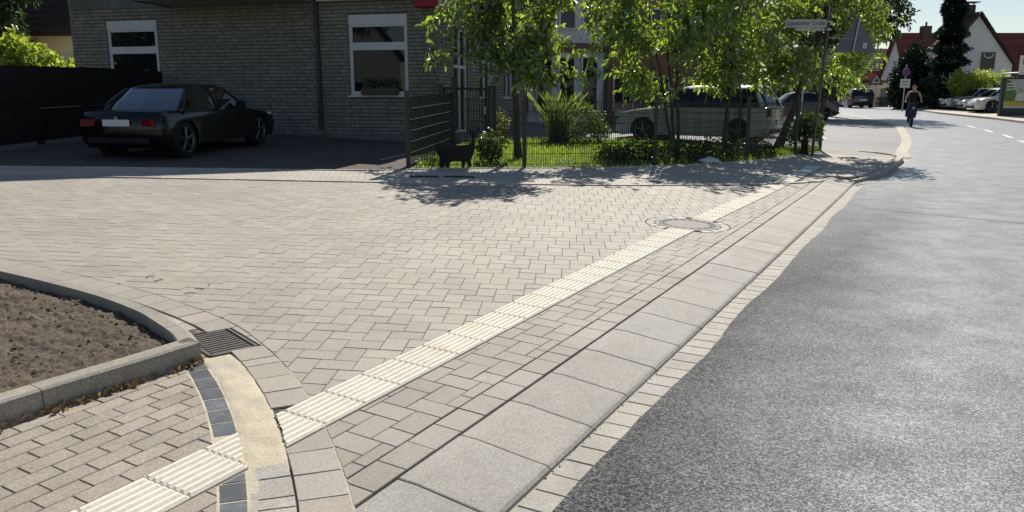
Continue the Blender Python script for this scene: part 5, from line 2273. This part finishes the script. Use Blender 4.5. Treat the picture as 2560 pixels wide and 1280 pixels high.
# long red-roofed house and the gabled one
def gable_house(name, label, x0, x1, y0, y1, ze, zr_, wall, rmat, axis='X', z0=.3, over=.35):
    t = thing(name, label, 'house', ((x0 + x1) / 2, (y0 + y1) / 2, z0))
    block(MB(), x0, x1, y0, y1, z0 - .5, ze).obj('wall', wall, t)
    mb = MB()
    if axis == 'X':
        ym = (y0 + y1) / 2
        for x in (x0, x1 - .2):
            MB().extrude([(x, y0, ze), (x, y1, ze), (x, ym, zr_ - .12)], None, (.2, 0, 0)).obj('gable_wall', wall, t)
        sl_ = (zr_ - ze) / (ym - y0)
        for sgn, ya in ((1, y0), (-1, y1)):
            e_ = Vector((x0 - over, ya - sgn * over, ze - over * sl_))
            r_ = Vector((x0 - over, ym, zr_))
            up = Vector((0, 0, .14))
            ro = MB().extrude([e_, r_, r_ + up, e_ + up], None, (x1 - x0 + 2 * over, 0, 0)).obj('roof', rmat, t)
            for k in range(14):
                a = e_.lerp(r_, (k + .1) / 14) + up
                b = e_.lerp(r_, (k + .9) / 14) + up
                MB().extrude([a, b, b + Vector((0, 0, .012)), a + Vector((0, 0, .03))], None, (x1 - x0 + 2 * over, 0, 0)).obj('tile_course', rmat, ro)
    else:
        xm = (x0 + x1) / 2
        for y in (y0, y1 - .2):
            MB().extrude([(x0, y, ze), (x1, y, ze), (xm, y, zr_ - .12)], None, (0, .2, 0)).obj('gable_wall', wall, t)
        sl_ = (zr_ - ze) / (xm - x0)
        for sgn, xa in ((1, x0), (-1, x1)):
            e_ = Vector((xa - sgn * over, y0 - over, ze - over * sl_))
            r_ = Vector((xm, y0 - over, zr_))
            up = Vector((0, 0, .16))
            ro = MB().extrude([e_, r_, r_ + up, e_ + up], None, (0, y1 - y0 + 2 * over, 0)).obj('roof', rmat, t)
            for k in range(12):
                a = e_.lerp(r_, (k + .1) / 12) + up
                b = e_.lerp(r_, (k + .9) / 12) + up
                MB().extrude([a, b, b + Vector((0, 0, .012)), a + Vector((0, 0, .03))], None, (0, y1 - y0 + 2 * over, 0)).obj('tile_course', rmat, ro)
    return t


def hwin(t, x0, x1, y, z0, z1, curtain=False):
    f = MB()
    for a, b, c, d_ in ((x0, x0 + .08, z0, z1), (x1 - .08, x1, z0, z1), (x0 + .08, x1 - .08, z0, z0 + .08), (x0 + .08, x1 - .08, z1 - .08, z1)):
        block(f, a, b, y - .06, y + .01, c, d_)
    fo = f.obj('window', 'brown_wall' if curtain else 'white_frame', t)
    block(MB(), x0 + .08, x1 - .08, y - .03, y - .02, z0 + .08, z1 - .08).obj('pane', 'window_glass', fo)
    if curtain:
        arc = [((x0 + x1) / 2 + (x1 - x0) * .34 * math.cos(a), y - .04, z1 - .10 + (x1 - x0) * .30 * math.sin(a)) for a in lin(-PI, 0, 9)]
        MB().tube(arc, .05, 5).obj('curtain', 'sign_white', fo)


hA = gable_house('row_house', 'long white house with red tiled roof behind the tall spruce', 34.4, 58, 69.4, 74.8, 3.0, 7.05, 'white_wall', 'roof_tile', 'X', .9)
for x in (36.4, 50.8):
    c = block(MB(), x, x + .75, 71.6, 72.3, 6.6, 7.75).obj('chimney', 'chimney', hA)
    MB().tube([(x + .38, 71.95, 7.75), (x + .38, 71.95, 8.1)], .09, 8).obj('chimney_pot', 'chimney', c)
f = MB()
block(f, 34.32, 34.42, 71.4, 72.2, 3.2, 4.4)
f.obj('window', 'window_glass', hA)
f = MB()
block(f, 34.32, 34.42, 71.0, 71.8, 1.3, 2.6)
f.obj('window', 'window_glass', hA)
hB = gable_house('gable_house', 'white gabled house with brown roof and two chimneys right of the spruce', 31.6, 37.4, 60.0, 62.4, 3.95, 7.6, 'white_wall', 'roof_dark', 'Y', .7)
hwin(hB, 35.0, 36.05, 60.0, 3.55, 4.85, True)
for x, y_ in ((33.55, 61.2), (34.15, 61.0)):
    c = block(MB(), x, x + .62, y_, y_ + .62, 6.6, 8.05 if x < 34 else 8.35).obj('chimney', 'chimney', hB)
    if x < 34:
        MB().tube([(x + .31, y_ + .31, 8.05), (x + .31, y_ + .31, 8.42)], .10, 8).obj('chimney_pot', 'chimney', c)
    else:
        block(MB(), x - .2, x + .9, y_ - .1, y_ + .7, 8.52, 8.58).obj('chimney_cap', 'chimney', c)
        for dx in (.05, .55):
            block(MB(), x + dx, x + dx + .05, y_ + .2, y_ + .3, 8.35, 8.52).obj('cap_leg', 'chimney', c)
hG = thing('garage', 'cream flat-roofed garage with a dark door left of the white gable', 'garage', (30.9, 67, .9))
block(MB(), 29.6, 32.6, 66.0, 70, .4, 2.75).obj('wall', 'cream_wall', hG)
block(MB(), 29.4, 32.8, 65.8, 70.2, 2.75, 2.95).obj('roof', 'dark_metal', hG)
block(MB(), 30.55, 31.55, 65.94, 66.01, .6, 2.3).obj('door', 'sign_grey', hG)
block(MB(), 31.95, 32.3, 65.94, 66.01, .6, 2.3).obj('side_door', 'dark_wood', hG)
hC = gable_house('dark_roof_house', 'house with dark brown roof beyond the bend, behind the garage', 29.5, 41, 84, 91, 4.3, 6.6, 'brown_wall', 'roof_dark', 'X', .9)
block(MB(), 31.4, 32.0, 87, 87.6, 6.4, 7.3).obj('chimney', 'chimney', hC)
hL = gable_house('cream_house', 'cream house with brown roof seen past the left corner of the brick house', -24.0, -16.6, 33, 41, 4.3, 7.9, 'cream_wall', 'roof_dark', 'X', .5)
MB().tube([(-17.05, 32.9, 3.9), (-17.05, 32.9, 3.2), (-16.95, 32.93, .5)], .05, 8).obj('drainpipe', 'dark_metal', hL)
lf = thing('picket_fence', 'pale slat fence in the sun left of the brick house', 'fence', (-15.5, 27.5, .6))
for k in range(34):
    x = -17.8 + k * .13
    MB().box((x, 27.6 + .002 * k, 1.55), (.10, .025, 1.5)).obj('slat', 'cream_wall', lf)
MB().box((-15.7, 27.65, 2.0), (4.4, .04, .06)).obj('rail', 'cream_wall', lf)
MB().box((-15.7, 27.65, 1.1), (4.4, .04, .06)).obj('rail', 'cream_wall', lf)
gwall = block(MB(), -19.5, -13.2, 29.5, 29.75, .3, 3.2).obj('garden_wall', 'cream_wall')
tag(gwall, 'plain cream garden wall behind the slat fence on the far left', 'wall')

# ================================================================ FAR TREES AND HEDGES
def conifer(name, label, x, y, h, r, n, seed=0, base=None, power=1.0):
    z = G(x, y) if base is None else base
    t = thing(name, label, 'tree', (x, y, z))
    MB().tube([(x, y, z - .1), (x + .05, y, z + h * .5), (x, y, z + h)], [.16, .1, .015], 8).obj('trunk', 'bark_far', t)
    pos, ax = [], []
    rg = random.Random(seed)
    for k in range(n):
        f_ = rg.random() ** .8
        zz = z + .3 + f_ * (h - .3)
        rr = r * (1 - f_) ** power + .06
        whorl = .72 + .28 * math.sin(zz * 5.2 + 1.7 * math.sin(zz * 1.3))
        a = rg.random() * 2 * PI
        lob = 1 + .25 * noise.noise((math.cos(a) * 1.5, math.sin(a) * 1.5, zz * .8 + seed))
        rad = rr * whorl * lob * (rg.random() ** .45)
        pos.append((x + math.cos(a) * rad, y + math.sin(a) * rad, zz - rad * .18))
        ax.append((math.cos(a) * 1.0 + rg.uniform(-.5, .5), math.sin(a) + rg.uniform(-.5, .5), -.35 + rg.uniform(-.4, .4)))
    leaves('crown', pos, ax, .30, 'needle', t, .35, .2, .3, False)
    return t


conifer('spruce', 'tall dark spruce standing between the red roof and the white gable', 29.9, 55.0, 9.6, 1.75, 9000, 3, None, .85)
shrub('yew_tree', 'dark rounded conifer left of the tall spruce', (29.0, 58.2), [(29.1, 58.2, 2.4, 1.55, 1.4, 2.0), (29.2, 58.2, 4.1, .95, .95, 1.25)], 2600, .22, 'needle', cat='tree', thr=-.5, shell=.35, bark='bark_far')
shrub('hedge', 'dark clipped hedge between the conifers and the parking bay', (30.5, 54.6), [(29.4, 54.5, 1.4, 1.1, .8, .9), (30.9, 54.6, 1.5, 1.2, .8, 1.0), (32.4, 54.5, 1.5, 1.2, .8, 1.0), (33.8, 54.2, 1.5, 1.2, .8, 1.0)], 2600, .16, 'needle', cat='hedge', thr=-.6, shell=.35, bark='bark_far')
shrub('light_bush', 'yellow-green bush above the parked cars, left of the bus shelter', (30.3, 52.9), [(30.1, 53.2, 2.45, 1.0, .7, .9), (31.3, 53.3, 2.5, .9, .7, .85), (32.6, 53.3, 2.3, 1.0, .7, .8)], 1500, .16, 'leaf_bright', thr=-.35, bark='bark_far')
for k, (x, y, rx, zc, rz_, mt, lab) in enumerate(((27.6, 69.5, 1.4, 2.2, 1.5, 'leaf_shrub', 'green garden bush behind the driving car'), (29.2, 72, 1.8, 3.0, 2.2, 'leaf_shrub', 'tall green bush between the garage and the overhanging branches'),
                                                   (24.5, 70, 2.2, 2.4, 1.9, 'leaf_dark', 'dark bush beyond the bend, below the overhanging branches'), (20.5, 72, 2.6, 2.6, 2.2, 'leaf_dark', 'dark bush row beyond the side road, left of the driving car'),
                                                   (15.0, 74, 3.2, 3.0, 2.6, 'leaf_dark', 'broad dark bush far behind the garden trees'))):
    shrub('garden_bush', lab, (x, y), [(x, y, zc, rx, 1.2, rz_)], 900, .20, mt, 'bushes beyond the bend', thr=-.4, bark='bark_far')
tree('street_tree', 'large dark leafy tree towering behind the triangular sign', 'tree', (18.3, 46.0), [(19.2, 45.5, 7.6, 2.9, 2.6, 2.9), (17.2, 46, 6.2, 2.4, 2.2, 2.2), (20.6, 45.5, 5.9, 1.7, 1.6, 1.4)], 2600, .26, 'leaf_dark', .24, 5, -.35, .6, .45, bark='bark_far', six=False, seed=8, twig=.4, nlimb=9)
tree('street_tree', 'distant round tree over the dark roofed house', 'tree', (37, 97), [(36.5, 97, 7.2, 2.6, 2.2, 1.8)], 700, .35, 'leaf_dark', .2, 4, -.4, .6, .45, bark='bark_far', six=False, seed=9, nlimb=4)
tree('corner_tree', 'tall dark tree behind the sunlit creeper at the far left', 'tree', (-18.5, 31), [(-20.4, 31, 4.4, 1.7, 1.6, 1.7), (-18.7, 31, 5.9, 1.3, 1.3, .9), (-21.5, 31, 5.4, 2.0, 1.8, 2.0)], 2000, .24, 'leaf_dark', .2, 5, -.35, .7, .45, bark='bark_far', six=False, seed=10, nlimb=8)
tree('corner_tree', 'dark tree at the left edge with sky between its leaves', 'tree', (-22, 30), [(-21.0, 29, 3.6, 2.0, 1.5, 2.2)], 900, .22, 'leaf_shrub', .16, 5, -.3, .7, .45, bark='bark_far', six=False, seed=12, nlimb=6)
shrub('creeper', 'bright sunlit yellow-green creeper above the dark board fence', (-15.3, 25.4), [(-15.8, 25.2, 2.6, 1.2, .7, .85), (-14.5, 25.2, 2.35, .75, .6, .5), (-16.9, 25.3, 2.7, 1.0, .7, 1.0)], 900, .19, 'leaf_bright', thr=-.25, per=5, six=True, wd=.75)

# ================================================================ BUS STOP AND FAR SIGNS
bsx, bsy = 26.35, 41.5
bz = G(bsx, bsy) + .05
bs = thing('bus_shelter', 'dark framed bus shelter with a lit poster panel at the right edge', 'bus shelter', (bsx, bsy, bz))
PX0, PX1 = 25.45, 27.15
mb = MB()
for q in ((PX0, PX0 + .16, bz - .1, bz + 2.0), (PX1 - .16, PX1, bz - .1, bz + 2.0)):
    block(mb, q[0], q[1], bsy - .09, bsy + .09, q[2], q[3])
block(mb, PX0 + .16, PX1 - .16, bsy - .09, bsy + .09, bz - .1, bz + .42)
block(mb, PX0 + .16, PX1 - .16, bsy - .09, bsy + .09, bz + 1.90, bz + 2.0)
mb.obj('panel_frame', 'green_metal', bs)
po = block(MB(), PX0 + .16, PX1 - .16, bsy - .05, bsy + .05, bz + .42, bz + 1.90).obj('poster', 'sign_white', bs)


def pst(nm, poly, mat, d):
    MB().extrude([(PX0 + .16 + x * (PX1 - PX0 - .32), bsy - .05 - d, bz + .42 + y * 1.48) for x, y in poly], None, (0, -.002, 0)).obj(nm, mat, po)


M('poster_sky', (.36, .44, .46), .5, .15, 3)
M('poster_green', (.10, .19, .05), .5, .4, 6)
pst('poster_sky', [(0, .42), (1, .42), (1, 1), (0, 1)], 'poster_sky', .001)
pst('poster_green', [(0, .2), (1, .2), (1, .45), (.7, .5), (.45, .52), (.3, .8), (.18, .95), (0, 1)], 'poster_green', .004)
pst('poster_yellow', [(0, .08), (.92, .08), (.92, .24), (0, .24)], 'sign_yellow', .007)
pst('poster_shape', [(.42, .22), (.78, .22), (.74, .48), (.64, .55), (.56, .55), (.46, .48)], 'sign_white', .007)
pst('poster_shape', [(.52, .52), (.68, .52), (.70, .62), (.62, .70), (.54, .64)], 'skin', .010)
for k in range(3):
    pst('poster_line', [(.06, .86 - k * .10), (.40, .88 - k * .10), (.40, .84 - k * .10), (.06, .82 - k * .10)], 'sign_white', .010)
for k in range(4):
    MB().box((25.75 + k * .62, bsy - .35 + k * .02, bz + 2.20 + .025 * k), (.58, 1.4, .05), Matrix.Rotation(-.10, 3, 'Y')).obj('roof_slat', 'galv', bs)
MB().box((26.6, bsy - .95, bz + 2.13), (2.5, .06, .07)).obj('roof_beam', 'dark_metal', bs)
block(MB(), 27.3, 29.6, bsy + .6, bsy + .64, bz + .1, bz + 2.1).obj('glass_wall', 'car_glass', bs)
st = thing('bus_stop_sign', 'white bus stop sign with a green round emblem at the right edge', 'bus stop sign', (24.6, 38.0, G(24.6, 38)))
MB().tube([(24.75, 38, G(24.75, 38) - .1), (24.75, 38, 3.6)], .035, 8).obj('pole', 'galv', st)
pl = flat_plate('sign_plate', rrect(24.02, 24.72, 2.62, 3.50, .06), 37.98, .02, 'sign_white', st)
MB().lathe([(.17, 0), (.22, 0), (.22, .006), (.17, .006)], 24, (24.37, 37.968, 3.22), 'Y', close=True).obj('emblem_ring', 'sign_green', pl)
text('H', .28, (24.37, 37.972, 3.22), pl, 'sign_green', .002)
for k in range(3):
    flat_plate('text_line', rrect(24.08, 24.66, 2.90 - k * .10, 2.915 - k * .10, .004), 37.975, .003, 'sign_grey', pl)


def far_sign(name, label, x, y, zc, kind):
    z = G(x, y)
    t = thing(name, label, 'road sign', (x, y, z))
    MB().tube([(x, y + .05, z - .1), (x, y + .05, zc + .5)], .035, 8).obj('pole', 'galv', t)
    if kind == 'warn':
        def tri_(r):
            return [(x + r * math.cos(math.radians(a)), zc + r * math.sin(math.radians(a))) for a in (90, 210, 330)]
        pl_ = flat_plate('sign_plate', tri_(.66), y, .02, 'sign_red', t)
        flat_plate('sign_field', tri_(.44), y - .004, .003, 'sign_white', pl_)
        flat_plate('symbol', tri_(.17), y - .008, .003, 'sign_text', pl_)
    else:
        disc = lambda r: [(x + r * math.cos(a), zc + r * math.sin(a)) for a in lin(0, 2 * PI * 23 / 24, 24)]
        pl_ = flat_plate('sign_plate', disc(.27), y, .02, 'sign_red', t)
        flat_plate('sign_field', disc(.20), y - .004, .003, 'sign_blue', pl_)
        flat_plate('slash', [(x - .20, zc + .15), (x - .15, zc + .20), (x + .20, zc - .15), (x + .15, zc - .20)], y - .008, .003, 'sign_red', pl_)
        p2 = flat_plate('extra_plate', rrect(x - .32, x + .32, zc - .98, zc - .42, .03), y, .02, 'sign_white', t)
        flat_plate('text_line', rrect(x - .22, x + .22, zc - .62, zc - .57, .01), y - .004, .003, 'sign_grey', p2)
        flat_plate('text_line', rrect(x - .18, x + .18, zc - .80, zc - .75, .01), y - .004, .003, 'sign_grey', p2)


far_sign('warning_sign', 'red and white triangular warning sign beyond the bend', 27.35, 60.0, 2.80, 'warn')
far_sign('no_stopping_sign', 'round no-stopping sign with a white plate below, behind the cyclist', 25.6, 52.0, 3.15, 'stop')
pf = thing('garden_fence', 'low dark picket fence in front of the white gable wall, beyond the bend', 'fence', (31.2, 64.5, G(31.2, 64.5)))
for k in range(24):
    x = 29.6 + k * .16
    MB().box((x, 64.5, G(x, 64.5) + .35), (.07, .03, .8)).obj('picket', 'dark_wood', pf)
for z in (.25, .6):
    MB().box((31.45, 64.54, G(31.4, 64.5) + z), (3.9, .03, .06)).obj('rail', 'dark_wood', pf)
rs = thing('roadside_board', 'small red white and blue board glimpsed through the leaves', 'sign', (9.2, 25.2, G(9.2, 25.2)))
MB().tube([(9.2, 25.23, G(9.2, 25.2) - .1), (9.2, 25.23, 2.4)], .03, 8).obj('pole', 'galv', rs)
flat_plate('board', rrect(8.98, 9.42, 2.0, 2.40, .02), 25.18, .02, 'sign_white', rs)
flat_plate('red_band', rrect(9.0, 9.40, 2.18, 2.28, .01), 25.174, .004, 'sign_red', rs)
flat_plate('blue_band', rrect(9.0, 9.40, 2.03, 2.12, .01), 25.174, .004, 'sign_blue', rs)

# white house and street tree on the near side of the street: mirrored in the front window
hN = gable_house('neighbour_house', 'white house across the street, mirrored in the front window', -33.0, -24.0, -9.5, 1.0, 4.2, 8.0, 'white_wall', 'roof_dark', 'X', .2)
tree('street_tree', 'old tree before the white house across the street, mirrored in the front window', 'tree', (-16.5, 5.2, .2), [(-16.5, 5.0, 6.2, 2.4, 2.2, 1.6)], 500, .3, 'leaf_dark', .30, 4, -.4, .6, .45, bark='bark_far', six=False, seed=15, nlimb=5)

tree('street_tree', 'unseen broad tree added to darken the reflection in the left window of the brick house', 'tree', (-29.0, 7.5, .2), [(-29, 7.5, 3.0, 4.5, 4.0, 3.2), (-27, 3.5, 3.0, 3.5, 2.0, 3.0)], 1500, .5, 'leaf_dark', .30, 4, -.6, .6, .45, bark='bark_far', six=False, seed=16, nlimb=5)  # out of view, added so the left window panes mirror something dark
